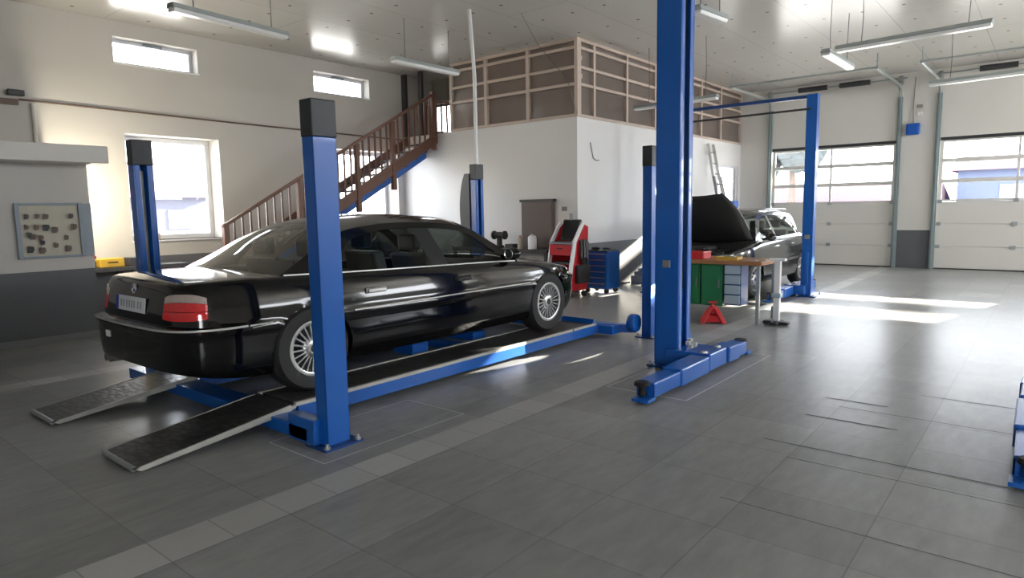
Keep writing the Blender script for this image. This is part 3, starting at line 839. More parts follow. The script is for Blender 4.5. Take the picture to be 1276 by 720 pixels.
# ------------------------------------------------------------------ four-post lift
lift = thing('four_post_lift', 'blue four-post drive-on lift carrying the black saloon, black caps on its posts', 'car lift', (2.55, 5.25, 0))
LB = Vector((2.55, 5.25, 0))
def part(mb, name, m, par=lift, base=LB, **kw):
    mb.v = [(x-base.x, y-base.y, z-base.z) for x, y, z in mb.v]
    return mb.build(name, m, par, **kw)
def lift_post(x, y, inner, h=2.27):
    # channel post: outer web and two flanges, open towards the platform
    w, d, t = .18, .12, .012
    m = MB(); y0, y1 = (y, y+d) if inner > 0 else (y-d, y)
    wy = (y0, y0+t) if inner > 0 else (y1-t, y1)
    zt = h-.235
    m.bx(x, x+w, wy[0], wy[1], .012, zt)
    m.bx(x, x+t, y0, y1, .012, zt); m.bx(x+w-t, x+w, y0, y1, .012, zt)
    lip = (y1-t, y1) if inner > 0 else (y0, y0+t)
    m.bx(x+t, x+.06, lip[0], lip[1], .012, zt); m.bx(x+w-.06, x+w-t, lip[0], lip[1], .012, zt)
    p = part(m, 'post', K['blue'], bevel=.006)
    c = MB(); c.bx(x-.004, x+w+.004, y0-.004, y1+.004, zt, h); part(c, 'post_cap', K['cap'], p, bevel=.008)
    b = MB(); b.bx(x-.06, x+w+.06, y0-.06, y1+.06, 0, .014); part(b, 'base_plate', K['blue_dark'], p)
    for bx_, by_ in ((x-.035, y0-.035), (x+w+.035, y0-.035), (x-.035, y1+.035), (x+w+.035, y1+.035)):
        b = MB(); b.lathe([(.001, .05), (.012, .05), (.012, .03), (.022, .03), (.022, .014)], (bx_, by_, 0), 'z', 10); part(b, 'anchor_bolt', K['steel'], p)
    s = MB(); s.bx(x+.085, x+.115, y0+.03, y0+.045, .1, zt-.05) if inner > 0 else s.bx(x+.085, x+.115, y1-.045, y1-.03, .1, zt-.05)
    part(s, 'latch_ladder', K['galv'], p)
    return p
lift_post(2.46, 3.63, 1); lift_post(2.58, 6.82, -1)
lift_post(7.03, 3.66, 1); fl_post = lift_post(7.62, 7.10, -1)
m = MB()   # motor and tank hung outside the far left post
m.add([], [])
rowz = []
for k in range(13):
    t = k/12; z = 1.05+1.08*t; bul = .10+.16*math.sin(PI*min(1, max(0, t*.92+.06)))**.6
    rowz.append([(7.80, 7.10, z), (7.83, 7.10+bul*.8, z), (7.74, 7.10+bul, z), (7.62, 7.10+bul*.9, z), (7.60, 7.10, z)])
m.grid(rowz); m.add(rowz[0], [(0, 1, 2, 3, 4)]); m.add(rowz[-1], [(0, 1, 2, 3, 4)])
part(m, 'power_unit_cover', K['cap'], smooth=True)
PZ = .17
def platform(y0, y1, xa=2.62, xb=6.72):
    m = MB(); m.bx(xa, xb, y0+.01, y1-.01, PZ-.02, PZ-.002)
    p = part(m, 'platform', K['checker'])
    for y, s in ((y0, 1), (y1, -1)):
        b = MB(); b.bx(xa, xb, min(y, y+s*.05), max(y, y+s*.05), .045, PZ-.022); part(b, 'side_beam', K['blue'], p, bevel=.004)
        e = MB(); e.bx(xa-.02, xb-.52, min(y-s*.004, y+s*.03), max(y-s*.004, y+s*.03), PZ-.02, PZ+.006)
        e.bx(xb-.49, xb, min(y-s*.002, y+s*.03), max(y-s*.002, y+s*.03), PZ-.02, PZ+.004)
        part(e, 'edge_strip', K['edge'], p)
    # ramp at the near end
    xt, zt = 1.48, .018
    r = MB(); r.prism([(xt+.02, zt), (xt, zt+.012), (xa-.03, PZ-.004), (xa-.03, PZ-.03)], y0+.015, y1-.015)
    rp = part(r, 'ramp', K['checker'])
    for y, s in ((y0, 1), (y1, -1)):
        e = MB(); e.prism([(xt+.05, .006), (xt+.02, .022), (xt+.05, .034), (xa-.06, PZ-.002), (xa-.03, PZ-.03), (xa-.08, PZ-.055)], min(y, y+s*.015), max(y, y+s*.015))
        part(e, 'ramp_edge', K['edge'], rp)
    e = MB(); e.tube([(xt+.015, y0+.03, .022), (xt+.015, y1-.03, .022)], .018, 12); part(e, 'ramp_roller', K['galv'], rp, smooth=True)
    e = MB(); e.tube([(xa-.03, y0+.0, PZ-.022), (xa-.03, y1, PZ-.022)], .016, 12); part(e, 'hinge_pin', K['steel'], rp, smooth=True)
    e = MB(); e.bx(xa-.14, xa-.11, y0+.02, y0+.04, .085, .13); part(e, 'ramp_bracket', K['edge'], rp)
    # wheel stop ahead of the front wheel
    st = MB(); st.prism([(xb-.05, PZ), (xb-.02, PZ), (xb+.0, PZ+.05), (xb-.02, PZ+.05)], y0+.03, y1-.03); part(st, 'wheel_stop', K['blue'], p)
    return p
platform(4.22, 4.74); platform(5.72, 6.24)
m = MB(); m.bx(2.40, 2.60, 3.78, 6.72, .03, .125); part(m, 'cross_beam', K['blue'], bevel=.005)
m = MB(); m.bx(2.40, 2.50, 3.70, 4.0, .02, .19); part(m, 'beam_end', K['blue'], bevel=.005)
m = MB(); m.bx(6.72, 6.98, 4.0, 6.95, .05, .15); m.bx(6.98, 7.04, 3.9, 4.05, .05, .15); part(m, 'cross_beam', K['blue'], bevel=.005)
m = MB(); m.lathe([(.001, -.05), (.10, -.05), (.115, -.03), (.115, .03), (.10, .05), (.001, .05)], (6.98, 3.86, .17), 'y', 24); part(m, 'pulley_cover', K['blue'], smooth=True)
m = MB(); m.beam((6.72, 4.30, .13), (7.02, 3.92, .10), .12, .10); part(m, 'beam_end', K['blue'], bevel=.006)
m = MB(); m.bx(4.4, 4.62, 4.95, 5.25, .10, .22); m.bx(5.3, 5.5, 4.95, 5.5, .1, .2); m.bx(4.95, 5.1, 4.74, 5.72, .06, .13); part(m, 'jack_beam', K['blue'], bevel=.01)

# ------------------------------------------------------------------ two-post lift in front
def two_post(name, label, base, yA, yB, h, top_beam, arms, w=.28, d=.25, reach=.27):
    root = thing(name, label, 'car lift', base)
    b = Vector(base)
    def pt(mb, nm, mt, par=root, **kw): return part(mb, nm, mt, par, b, **kw)
    for yc, s in ((yA, -1), (yB, 1)):       # s: direction in which the channel opens
        x = b.x
        t = .02
        y0, y1 = yc-d/2, yc+d/2
        m = MB()
        back = (y1-t, y1) if s < 0 else (y0, y0+t)
        m.bx(x-w/2, x+w/2, back[0], back[1], .02, h)
        m.bx(x-w/2, x-w/2+t, y0, y1, .02, h); m.bx(x+w/2-t, x+w/2, y0, y1, .02, h)
        lip = (y0, y0+t) if s < 0 else (y1-t, y1)
        m.bx(x-w/2+t, x-w/2+.3*w, lip[0], lip[1], .02, h); m.bx(x+w/2-.3*w, x+w/2-t, lip[0], lip[1], .02, h)
        col = pt(m, 'column', K['blue'], bevel=.008)
        m = MB(); m.bx(x-w/2+t, x+w/2-t, y0+.07, y1-t, .3, h-.1); pt(m, 'inner_guide', K['black'], col)
        m = MB(); m.bx(x-.2, x+.26, y0-.10, y1+.05, 0, .02); pt(m, 'base_plate', K['blue_dark'], col)
        for bx_ in (-.17, .22):
            for by_ in (y0-.07, y1+.025):
                m = MB(); m.lathe([(.001, .055), (.013, .055), (.013, .036), (.024, .036), (.024, .02)], (x+bx_, by_, 0), 'z', 10); pt(m, 'anchor_bolt', K['steel'], col)
        m = MB(); yg = (y0-.001, y0-.02) if s < 0 else (y1+.001, y1+.02)
        m.prism([(x+w/2, .03), (x+w/2+.16, .03), (x+w/2, .42)], y0+.02, y0+.05); m.prism([(x+w/2, .03), (x+w/2+.16, .03), (x+w/2, .42)], y1-.05, y1-.02); pt(m, 'gusset', K['blue'], col)
        # carriage with two folded arms
        ya = y0-reach if s < 0 else y1+reach
        m = MB(); m.bx(x-.20, x+.20, min(ya-.08, y0-.02) if s < 0 else y1-.1, y0+.1 if s < 0 else max(ya+.08, y1+.02), .04, .20); m.bx(x-.10, x+.10, y0+.05, y1-.05, .2, .75)
        car_ = pt(m, 'carriage', K['blue'], bevel=.01)
        m = MB(); m.lathe([(.001, .215), (.03, .215), (.035, .20), (.035, .04)], (x+.16, ya, 0), 'z', 14); m.lathe([(.001, .215), (.03, .215), (.035, .20), (.035, .04)], (x-.16, ya, 0), 'z', 14); pt(m, 'pivot_pin', K['steel'], car_, smooth=True)
        if arms:
            for dx, x1, tw_ in ((-.16, arms[0] - (.22 if s > 0 and not top_beam else 0), -1), (.16, arms[1], 1)):
                m = MB(); xs = x+dx*1.5
                xe = x + (x1)
                m.beam((xs, ya, .115), (xs+(xe-xs)*.55, ya-.01*s, .105), .19, .15); m.beam((xs+(xe-xs)*.5, ya-.01*s, .10), (xe, ya-.02*s, .095), .165, .125)
                ar = pt(m, 'lift_arm', K['blue'], bevel=.012)
                m = MB(); m.bx(min(xe, xe-tw_*.10), max(xe, xe+tw_*.002), ya-.06, ya+.06, .05, .14) ; pt(m, 'arm_end', K['black'], ar)
                m = MB(); m.lathe([(.001, .17), (.055, .17), (.065, .16), (.065, .14), (.03, .135), (.03, .06)], (xe+tw_*.05, ya-.02*s, 0), 'z', 20); pt(m, 'rubber_pad', K['rubber'], ar, smooth=True)
                m = MB(); m.bx(min(xe, xe+tw_*.13), max(xe, xe+tw_*.13), ya-.075, ya+.075, .018, .045); pt(m, 'arm_tongue', K['blue'], ar, bevel=.004)
        m = MB(); m.bx(x-w/2-.012, x-w/2, yc-.04, yc+.04, .98, 1.05); pt(m, 'latch_plate', K['steel'], col, bevel=.004)
    if top_beam:
        m = MB(); m.beam((b.x, yA, h-.03), (b.x, yB, h-.03), .06, .055); pt(m, 'top_beam', K['blue_dark'])
        m = MB(); m.tube([(b.x-.1, yA, h-.26), (b.x-.1, yB, h-.24)], .018, 8); pt(m, 'shut_off_bar', K['dark'])
    return root
tp = two_post('two_post_lift', 'tall blue two-post lift in the foreground, its folded arms resting on the tiled floor', (5.93, 1.25, 0), 2.85, -.36, 4.25, False, (-1.26, .78))
b_ = Vector((5.93, 1.25, 0))
m = MB()
for dx, dy, dz in ((0, 0, 0), (.04, -.02, .02), (-.04, .01, .04), (.02, .02, .06), (.07, 0, .0)): m.bx(5.83+dx, 5.88+dx, 2.60+dy, 2.64+dy, .21+dz, .24+dz)
part(m, 'latch_parts', K['edge'], tp, b_, bevel=.004)
two_post('two_post_lift', 'blue two-post lift with a dark overhead beam, standing over the dark hatchback', (11.85, 4.70, 0), 5.92, 3.22, 3.37, True, (-1.1, 1.1), .17, .17, .16)

# ------------------------------------------------------------------ staircase and landing rail
st = thing('staircase', 'open wooden staircase with blue steel beam climbing the window wall to the loft', 'staircase', (4.95, 10.45, 0))
SB = Vector((4.95, 10.45, 0))
def sp(mb, nm, mt, par=st, **kw): return part(mb, nm, mt, par, SB, **kw)
sl = .556
zs_ = lambda x: (x-4.95)*sl
def sbeam(mb, y0, y1, xa, xb, lo, hi):
    mb.prism([(xa, max(0, zs_(xa)+lo)), (xb, zs_(xb)+lo), (xb, zs_(xb)+hi), (xa, zs_(xa)+hi)], y0, y1)
m = MB(); sbeam(m, 10.42, 10.47, 5.05, 10.2, .10, .32); sp(m, 'stringer', K['wood'])
m = MB(); sbeam(m, 11.33, 11.38, 5.05, 10.2, .10, .32); sp(m, 'stringer', K['wood'])
m = MB(); sbeam(m, 10.80, 10.95, 5.2, 10.2, -.20, .0); sp(m, 'steel_beam', K['blue'])
for k in range(17):
    x = 5.12 + k*.302; z = zs_(x)+.19+.04
    m = MB(); m.bx(x, x+.29, 10.475, 11.325, z-.035, z); sp(m, 'tread', K['tread'], bevel=.004)
m = MB(); m.beam((5.3, 10.445, zs_(5.3)+1.17), (10.16, 10.445, zs_(10.16)+1.17), .06, .055); sp(m, 'handrail', K['wood'], bevel=.012)
for x, lo, hi in ((5.35, -.2, 1.2), (6.75, -.12, 1.15), (8.05, -.16, 1.15), (8.95, -.22, 1.15), (10.1, .0, 1.22)):
    m = MB(); m.bx(x-.045, x+.045, 10.40, 10.49, max(0, zs_(x)+lo), zs_(x)+hi); sp(m, 'newel_post', K['wood'], bevel=.006)
for k in range(31):
    x = 5.5 + k*.15
    if any(abs(x-q) < .08 for q in (5.35, 6.75, 8.05, 8.95, 10.1)): continue
    m = MB(); m.bx(x-.015, x+.015, 10.43, 10.46, zs_(x)+.3, zs_(x)+1.15); sp(m, 'baluster', K['wood'])
lr = thing('landing_railing', 'short brown wooden railing beside the loft opening at the stair head', 'railing', (LX+.3, 10.4, LZ-.02))
LB2 = Vector(lr.location)
m = MB(); m.beam((LX+.35, 10.1, LZ+.72), (LX+.35, 11.35, LZ+.72), .06, .05); part(m, 'handrail', K['wood'], lr, LB2)
for k in range(8):
    m = MB(); y = 10.15+k*.165; m.bx(LX+.335, LX+.365, y-.015, y+.015, LZ-.02, LZ+.70); part(m, 'baluster', K['wood'], lr, LB2)

# ------------------------------------------------------------------ hanging lamps, cables
def lamp(p, q, label, z=None):
    p = Vector(p); q = Vector(q); c = (p+q)/2; L_ = (q-p).length; ang = math.atan2(q.y-p.y, q.x-p.x)
    root = thing('fluorescent_lamp', label, 'ceiling lamp', c, ang, 'fluorescent battens hung under the ceiling')
    m = MB(); m.prism([(-.055, 0), (.055, 0), (.075, -.055), (-.075, -.055)], -L_/2, L_/2, 'yz'); m.build('tray', K['lamp_tray'], root, bevel=.006)
    m = MB(); m.prism([(-.07, -.055), (.07, -.055), (.055, -.095), (-.055, -.095)], -L_/2+.01, L_/2-.01, 'yz'); m.build('diffuser', K['diffuser'], root, bevel=.01)
    for x in (-L_*.32, L_*.36):
        m = MB(); m.tube([(x, 0, 0), (x+.01, .012, (ZC-c.z)*.4), (x, 0, ZC-c.z-.003)], .006, 6); m.build('suspension_cable', K['cable'], root)
lamp((7.05, 8.15, 3.97), (8.50, 8.15, 3.97), 'white fluorescent lamp hanging in front of the stair head')
lamp((3.45, 7.62, 3.87), (4.96, 7.78, 3.87), 'pale fluorescent lamp hanging between the first high window and the lift post')
lamp((10.62, 2.60, 3.82), (10.45, .75, 3.82), 'long crosswise fluorescent lamp at upper right meeting another lamp at its left end')
lamp((10.75, 2.78, 3.84), (12.2, 2.76, 3.84), 'foreshortened fluorescent lamp whose end meets the long crosswise lamp')
lamp((11.85, 6.55, 3.55), (11.7, 4.80, 3.55), 'white fluorescent lamp hanging before the loft screen behind the tall blue post')
lamp((6.95, 3.12, 3.7), (7.55, 3.05, 3.7), 'short end of a fluorescent lamp just right of the tall blue post top')
lamp((14.35, 1.92, 3.74), (14.1, .15, 3.74), 'fluorescent lamp hanging in front of the right garage door head')
m = MB(); m.tube([(7.70, 7.02, 2.27), (7.72, 7.04, 3.6), (7.70, 7.10, ZC)], .03, 10)
tag(m.build('conduit', K['white'], smooth=True), 'white vertical conduit dropping from the ceiling to the capped lift post', 'pipe')
m = MB(); m.tube([(8.4, 6.65, ZC), (8.9, 6.68, 4.2), (9.6, 6.6, 3.75), (10.02, 6.7, 3.25)], .005, 6)
tag(m.build('hanging_cord', K['cable'], smooth=True), 'thin cord sagging from the ceiling across the loft screen', 'cord')
m = MB(); m.tube([(3.0, YW-.02, 3.245), (6.2, YW-.02, 3.20), (10.2, YW-.02, 3.17)], .014, 8)
cond = tag(m.build('conduit', K['brownpipe'], smooth=True), 'thin brown conduit running along the window wall below the high windows', 'pipe')
m = MB(); m.bx(2.72, 2.98, YW-.07, YW-.004, 3.16, 3.24); m.build('saddle', K['brownpipe'], cond)
m = MB(); m.tube([(3.16, YW-.03, 3.2), (3.16, YW-.03, 2.44)], .03, 10)
tag(m.build('downpipe', K['wall'], smooth=True), 'painted vertical pipe on the wall above the booth roof slab', 'pipe')
m = MB(); m.bx(2.86, 3.06, YW-.09, YW, 3.29, 3.37)
tag(m.build('junction_box', K['dark'], bevel=.01), 'small dark box on the wall above the brown conduit', 'junction box')

# ------------------------------------------------------------------ garage door gear
def door_gear(y0, y1, label, zt=4.3):
    root = thing('door_gear', label, 'door mechanism', (XW-.05, (y0+y1)/2, 0))
    b = Vector(root.location)
    for y in (y0-.03, y1+.03):
        m = MB(); m.bx(XW-.075, XW-.005, y-.05, y+.05, 0, zt-.25); m.bx(XW-.10, XW-.075, y-.018, y+.018, 0.0, zt-.25); part(m, 'vertical_track', K['galv_green'], root, b, bevel=.004)
        m = MB(); m.tube([(XW-.09, y, zt-.25), (XW-.15, y, zt-.1), (XW-.32, y, zt-.02), (XW-.6, y, zt), (15.4, y, zt)], .033, 8); part(m, 'horizontal_track', K['galv'], root, b, smooth=True)
        m = MB(); m.tube([(15.5, y, zt), (15.5, y, ZC)], .015, 6); m.beam((XW-.06, y, zt+.05), (XW-.5, y, zt), .05, .05); part(m, 'track_hanger', K['galv'], root, b)
        m = MB(); m.lathe([(.001, -.04), (.10, -.04), (.11, 0), (.10, .04), (.001, .04)], (XW-.13, y, zt+.12), 'y', 18); part(m, 'cable_drum', K['galv'], root, b, smooth=True)
    m = MB(); m.tube([(15.4, y0-.03, zt), (15.4, y1+.03, zt)], .022, 8); part(m, 'cross_bar', K['galv'], root, b, smooth=True)
    m = MB(); m.tube([(XW-.13, y0-.15, zt+.17), (XW-.13, y1+.15, zt+.17)], .016, 8); part(m, 'shaft', K['galv'], root, b, smooth=True)
    ym = (y0+y1)/2
    for a_, c_ in ((ym+.12, ym+.80), (ym-.85, ym-.17)):
        m = MB(); m.tube([(XW-.13, a_, zt+.17), (XW-.13, c_, zt+.17)], .062, 14)
        part(m, 'torsion_spring', K['dark'], root, b, smooth=True)
    return root
door_gear(3.03, 5.98, 'grey tracks and dark springs above the left garage door')
door_gear(-.80, 2.18, 'grey tracks and dark springs above the right garage door')
bbx = thing('control_box', 'bright blue box mounted on the pillar between the garage doors', 'box', (XW, 2.72, 3.28))
m = MB(); m.bx(-.11, 0, -.14, .14, -.13, .13); m.build('housing', K['bluebox'], bbx, bevel=.02)
m = MB(); m.bx(-.125, -.11, -.10, .10, -.09, .10); m.build('lid', K['bluebox'], bbx, bevel=.01)
m = MB(); m.tube([(-.03, 0, .13), (-.02, .02, .5), (-.01, .0, 1.2)], .008, 6); m.build('feed_cable', K['cable'], bbx)
m = MB(); m.bx(XW-.05, XW, 2.54, 2.66, 3.76, 3.84)
tag(m.build('sensor', K['grey'], bevel=.01), 'small grey sensor on the pillar above the blue box', 'sensor')
m = MB(); m.bx(XW-.05, XW, 2.55, 2.65, 3.58, 3.66)
tag(m.build('switch', K['white'], bevel=.01), 'small pale switch between the sensor and the blue box on the pillar', 'switch')

# ------------------------------------------------------------------ bench by the second car
bn = thing('workbench', 'green steel workbench with a worn wooden top before the dark hatchback', 'workbench', (8.95, 3.75, 0))
BB = Vector((8.95, 3.75, 0))
def bp(mb, nm, mt, par=bn, **kw): return part(mb, nm, mt, par, BB, **kw)
m = MB(); m.bx(8.60, 9.30, 2.90, 4.60, .775, .83); bp(m, 'bench_top', K['bench_top'], bevel=.006)
for y in (2.95, 4.55):
    for x in (8.64, 9.26):
        m = MB(); m.bx(x-.022, x+.022, y-.022, y+.022, 0, .775); bp(m, 'leg', K['galv'])
m = MB(); m.bx(8.64, 9.26, 2.93, 2.97, .18, .22); m.bx(9.23, 9.27, 2.97, 4.53, .16, .20); bp(m, 'stretcher', K['galv'])
for y0, y1 in ((3.44, 3.74), (3.76, 4.30)):
    m = MB(); m.bx(8.66, 9.22, y0, y1, .20, .775); cb_ = bp(m, 'cabinet', K['green'], bevel=.006)
    m = MB(); m.bx(8.64, 8.66, y0+.015, y1-.015, .215, .76); d_ = bp(m, 'door', K['green'], cb_, bevel=.004)
    m = MB(); m.bx(8.622, 8.64, y0+.03, y0+.045, .45, .57); bp(m, 'handle', K['steel'], cb_)
m = MB(); m.bx(8.68, 8.95, 3.19, 3.42, .22, .775); ds = bp(m, 'drawer_unit', K['blue_dark'], bevel=.006)
for k in range(4):
    m = MB(); z = .24+k*.135; m.bx(8.655, 8.68, 3.20, 3.41, z, z+.12); bp(m, 'drawer', K['pale_drawer'], ds, bevel=.006)
m = MB(); m.bx(8.68, 8.95, 3.72, 3.98, .83, .935)
rb = tag(m.build('toolbox', K['red'], bevel=.012), 'red toolbox sitting on the green workbench', 'toolbox')
m = MB(); m.tube([(8.81, 3.76, .93), (8.81, 3.78, .965), (8.81, 3.92, .965), (8.81, 3.94, .93)], .01, 8); m.build('handle', K['black'], rb)
yc_ = thing('parts_tray', 'yellow tray of small parts on the wooden bench top', 'tray', (8.8, 3.42, .83))
m = MB(); m.bx(-.09, .09, -.16, .14, 0, .012); m.bx(-.09, -.08, -.16, .14, .012, .04); m.bx(.08, .09, -.16, .14, .012, .04); m.bx(-.08, .08, .13, .14, .012, .04); m.bx(-.08, .08, -.16, -.15, .012, .04); m.build('tray', K['yellow'], yc_)
m = MB(); m.bx(-.05, .03, -.1, -.03, .012, .05); m.tube([(-.02, .05, .03), (.04, .10, .03)], .018, 8); m.build('parts', K['steel'], yc_)
for k, (x, y, lab) in enumerate(((8.75, 3.13, 'long steel spanner lying near the right end of the bench top'), (8.9, 3.05, 'steel spanner lying behind another at the bench top end'))):
    m = MB(); m.beam((x, y-.10, .836), (x+.04, y+.10, .836), .02, .01); m.lathe([(.001, .842), (.022, .842), (.022, .831), (.001, .831)], (x, y-.11, 0), 'z', 10); m.lathe([(.001, .842), (.018, .842), (.018, .831), (.001, .831)], (x+.04, y+.11, 0), 'z', 10)
    tag(m.build('spanner', K['steel']), lab, 'spanner')
sd = thing('support_stand', 'slim pale support stand with dark foot right of the green workbench', 'stand', (8.75, 2.74, 0))
m = MB(); m.bx(-.14, .14, -.05, .05, 0.01, .05); m.bx(-.05, .05, -.16, .16, .01, .05); m.build('foot', K['dark'], sd, bevel=.01)
m = MB(); m.bx(-.035, .035, -.04, .04, .05, .84); m.build('post', K['white'], sd, bevel=.01)
m = MB(); m.bx(-.05, .05, -.055, .055, .36, .42); m.build('collar', K['pale_drawer'], sd, bevel=.008)
m = MB(); m.bx(-.05, .05, -.10, .10, .84, .87); m.build('head', K['white'], sd, bevel=.006)
# red axle stand on the floor
jk = thing('axle_stand', 'small red axle stand on the floor in front of the green workbench', 'axle stand', (8.5, 3.5, 0), R(25))
for k in range(4):
    a = k*PI/2+PI/4; ca, sa = math.cos(a), math.sin(a)
    m = MB(); pr = [(.20*ca, .20*sa, 0), (.05*ca, .05*sa, .19)]
    m.beam(pr[0], pr[1], .07, .03); m.bx(.20*ca-.03, .20*ca+.03, .20*sa-.03, .20*sa+.03, 0, .012); m.build('leg', K['red'], jk, bevel=.004)
m = MB()
for k in range(4):
    a0 = k*PI/2+PI/4; a1 = a0+PI/2
    m.add([(.19*math.cos(a0), .19*math.sin(a0), .02), (.19*math.cos(a1), .19*math.sin(a1), .02), (.12*math.cos(a1), .12*math.sin(a1), .10), (.12*math.cos(a0), .12*math.sin(a0), .10)], [(0, 1, 2, 3)])
sk = m.build('skirt', K['red'], jk); sk.modifiers.new('thick', 'SOLIDIFY').thickness = .004
m = MB(); m.tube([(0, 0, .12), (0, 0, .23)], [.055, .045], 14); m.build('collar', K['red'], jk)
m = MB(); m.bx(-.02, .02, -.018, .018, .16, .27); m.bx(-.03, .03, -.06, .06, .26, .285); m.build('saddle', K['red'], jk, bevel=.006)
m = MB(); m.tube([(.04, 0, .2), (.15, .04, .16)], .01, 8); m.build('lever', K['red'], jk)

# ------------------------------------------------------------------ red diagnostic trolley, blue tool cabinet
tr_ = thing('diagnostic_trolley', 'red diagnostic trolley with white slanted uprights and a black monitor on top', 'trolley', (9.74, 6.70, 0))
def tb(mb, nm, mt, par=tr_, **kw): return mb.build(nm, mt, par, **kw)
for s in (-1, 1):
    y = s*.29
    m = MB(); m.prism([(-.34, .10), (-.27, .10), (-.10, .98), (.10, 1.30), (.05, 1.34), (-.17, 1.0)], y-.02, y+.02); tb(m, 'slanted_upright', K['white'], bevel=.006)
    m = MB(); m.prism([(-.26, .14), (.16, .14), (.19, 1.24), (.10, 1.28), (-.10, .96)], y-.015, y+.015); tb(m, 'side_panel', K['red'], bevel=.006)
m = MB(); m.bx(-.28, .18, -.27, .27, .12, .22); tb(m, 'base', K['red'], bevel=.01)
m = MB(); m.bx(-.18, .16, -.27, .27, .58, .62); tb(m, 'shelf', K['dark'])
m = MB(); m.bx(-.22, .16, -.27, .27, .74, .93); dd = tb(m, 'drawer', K['red'], bevel=.01)
m = MB(); m.bx(-.235, -.22, -.06, .06, .85, .875); m.build('handle', K['black'], dd)
m = MB(); m.prism([(-.24, .94), (.0, .94), (.0, .99), (-.24, .965)], -.27, .27); tb(m, 'keyboard_shelf', K['grey'], bevel=.006)
m = MB(); m.bx(.165, .185, -.27, .27, .22, 1.26); tb(m, 'back_panel', K['red'])
m = MB()
for k in range(3): m.tube([(-.02+.06*k, -.345, 1.02), (-.04+.06*k, -.37, .7), (-.02+.05*k, -.36, .34), (.02+.05*k, -.345, .7), (.03+.05*k, -.34, .98)], .026, 8)
m.bx(-.14, .14, -.40, -.31, .26, .58); tb(m, 'hose_bundle', K['black'], smooth=True, angle=40)
m = MB(); m.prism([(-.02, 1.0), (.03, 1.0), (.13, 1.36), (.08, 1.37)], -.21, .21); mo = tb(m, 'monitor', K['black'], bevel=.008)
m = MB(); m.prism([(-.022, 1.02), (-.018, 1.02), (.078, 1.35), (.074, 1.352)], -.19, .19); m.build('screen', K['screen'], mo)
m = MB(); m.bx(.05, .09, -.02, .03, 1.36, 1.48); tb(m, 'camera_boom', K['grey'])
for x in (-.22, .14):
    for y in (-.24, .24):
        m = MB(); m.lathe([(.001, -.02), (.055, -.02), (.055, .02), (.001, .02)], (x, y, .056), 'y', 16); tb(m, 'castor', K['black'])
tr_.rotation_euler.z = R(-12)

tc_ = thing('tool_cabinet', 'blue tool cabinet with many drawers beside the red diagnostic trolley', 'tool cabinet', (10.48, 6.47, 0), R(-90))
m = MB(); m.bx(-.26, .26, -.22, .22, .09, .77); tc_b = m.build('carcass', K['drawer_blue'], tc_, bevel=.012)
for k in range(6):
    z = .11+k*.108
    m = MB(); m.bx(-.24, .24, -.24, -.22, z, z+.098); d_ = m.build('drawer', K['drawer_blue'], tc_, bevel=.006)
    m = MB(); m.bx(-.21, .21, -.256, -.24, z+.07, z+.086); m.build('handle', K['alu'], d_)
for x in (-.2, .2):
    for y in (-.16, .16):
        m = MB(); m.lathe([(.001, -.02), (.045, -.02), (.045, .02), (.001, .02)], (x, y, .047), 'y', 14); m.build('castor', K['black'], tc_)
m = MB(); m.bx(-.25, .25, -.21, .21, .77, .785); m.build('top_mat', K['black'], tc_)
m = MB(); m.ball((10.42, 6.56, .822), .055, 12, (1.3, 1.6, .65)); tag(m.build('glove', K['black'], smooth=True), 'black work glove on top of the blue tool cabinet', 'glove')
m = MB(); m.tube([(10.44, 6.28, .81), (10.46, 6.36, .825), (10.52, 6.44, .81)], .022, 10); tag(m.build('air_gun', K['dark'], smooth=True), 'dark air tool lying at the right end of the blue tool cabinet top', 'tool')
# metal parts on the floor by the wall
g = 'engine parts on the floor by the partition wall'
m = MB(); m.bx(12.05, 12.55, 6.42, 6.74, 0, .16); m.bx(12.12, 12.48, 6.46, 6.70, .16, .24)
for k in range(4): m.tube([(12.14+k*.11, 6.58, .24), (12.14+k*.11, 6.58, .31)], .035, 12)
tag(m.build('cylinder_head', K['grey'], bevel=.01), 'grey cylinder head lying on the floor beside the partition wall', 'engine part', g)
m = MB(); m.lathe([(.04, 0), (.13, 0), (.14, .03), (.14, .08), (.06, .10), (.04, .08)], (12.85, 6.5, 0), 'z', 20, True)
tag(m.build('brake_drum', K['steel'], smooth=True), 'round steel brake drum on the floor right of the cylinder head', 'engine part', g)
m = MB(); m.tube([(13.1, 6.65, .12), (13.2, 6.6, .13), (13.3, 6.45, .1)], .07, 12); m.tube([(13.2, 6.6, .13), (13.2, 6.62, .28)], .045, 10); m.bx(13.05, 13.40, 6.42, 6.72, 0, .06)
tag(m.build('gearbox_part', K['dark'], smooth=True), 'dark gearbox part on the floor by the wall, furthest right of the metal parts', 'engine part', g)

# ------------------------------------------------------------------ bench and clutter along the front partition
pb = thing('workbench', 'dark long workbench against the partition wall behind the saloon bonnet', 'workbench', (9.9, 8.15, 0))
m = MB(); m.bx(-.28, .28, -1.05, 1.35, .76, .82); m.build('bench_top', K['dark'], pb, bevel=.006)
for x in (-.24, .24):
    for y in (-1.0, .1, 1.3):
        m = MB(); m.bx(x-.025, x+.025, y-.025, y+.025, 0, .76); m.build('leg', K['dark'], pb)
m = MB(); m.bx(-.24, .26, -.98, 1.28, .18, .21); m.build('shelf', K['dark'], pb)
wpn = thing('cupboard', 'tall grey-brown wooden cupboard door standing on the bench against the partition', 'cupboard', (10.13, 7.76, .82))
m = MB(); m.bx(-.03, .07, -.44, .30, 0, .88); m.build('board', K['doorwood'], wpn, bevel=.006)
m = MB(); m.bx(-.045, .07, -.47, .33, .88, .93); m.build('top_rail', K['dark'], wpn)
m = MB(); m.bx(-.042, -.03, -.43, .06, .02, .86); m.build('leaf', K['doorwood'], wpn, bevel=.004)
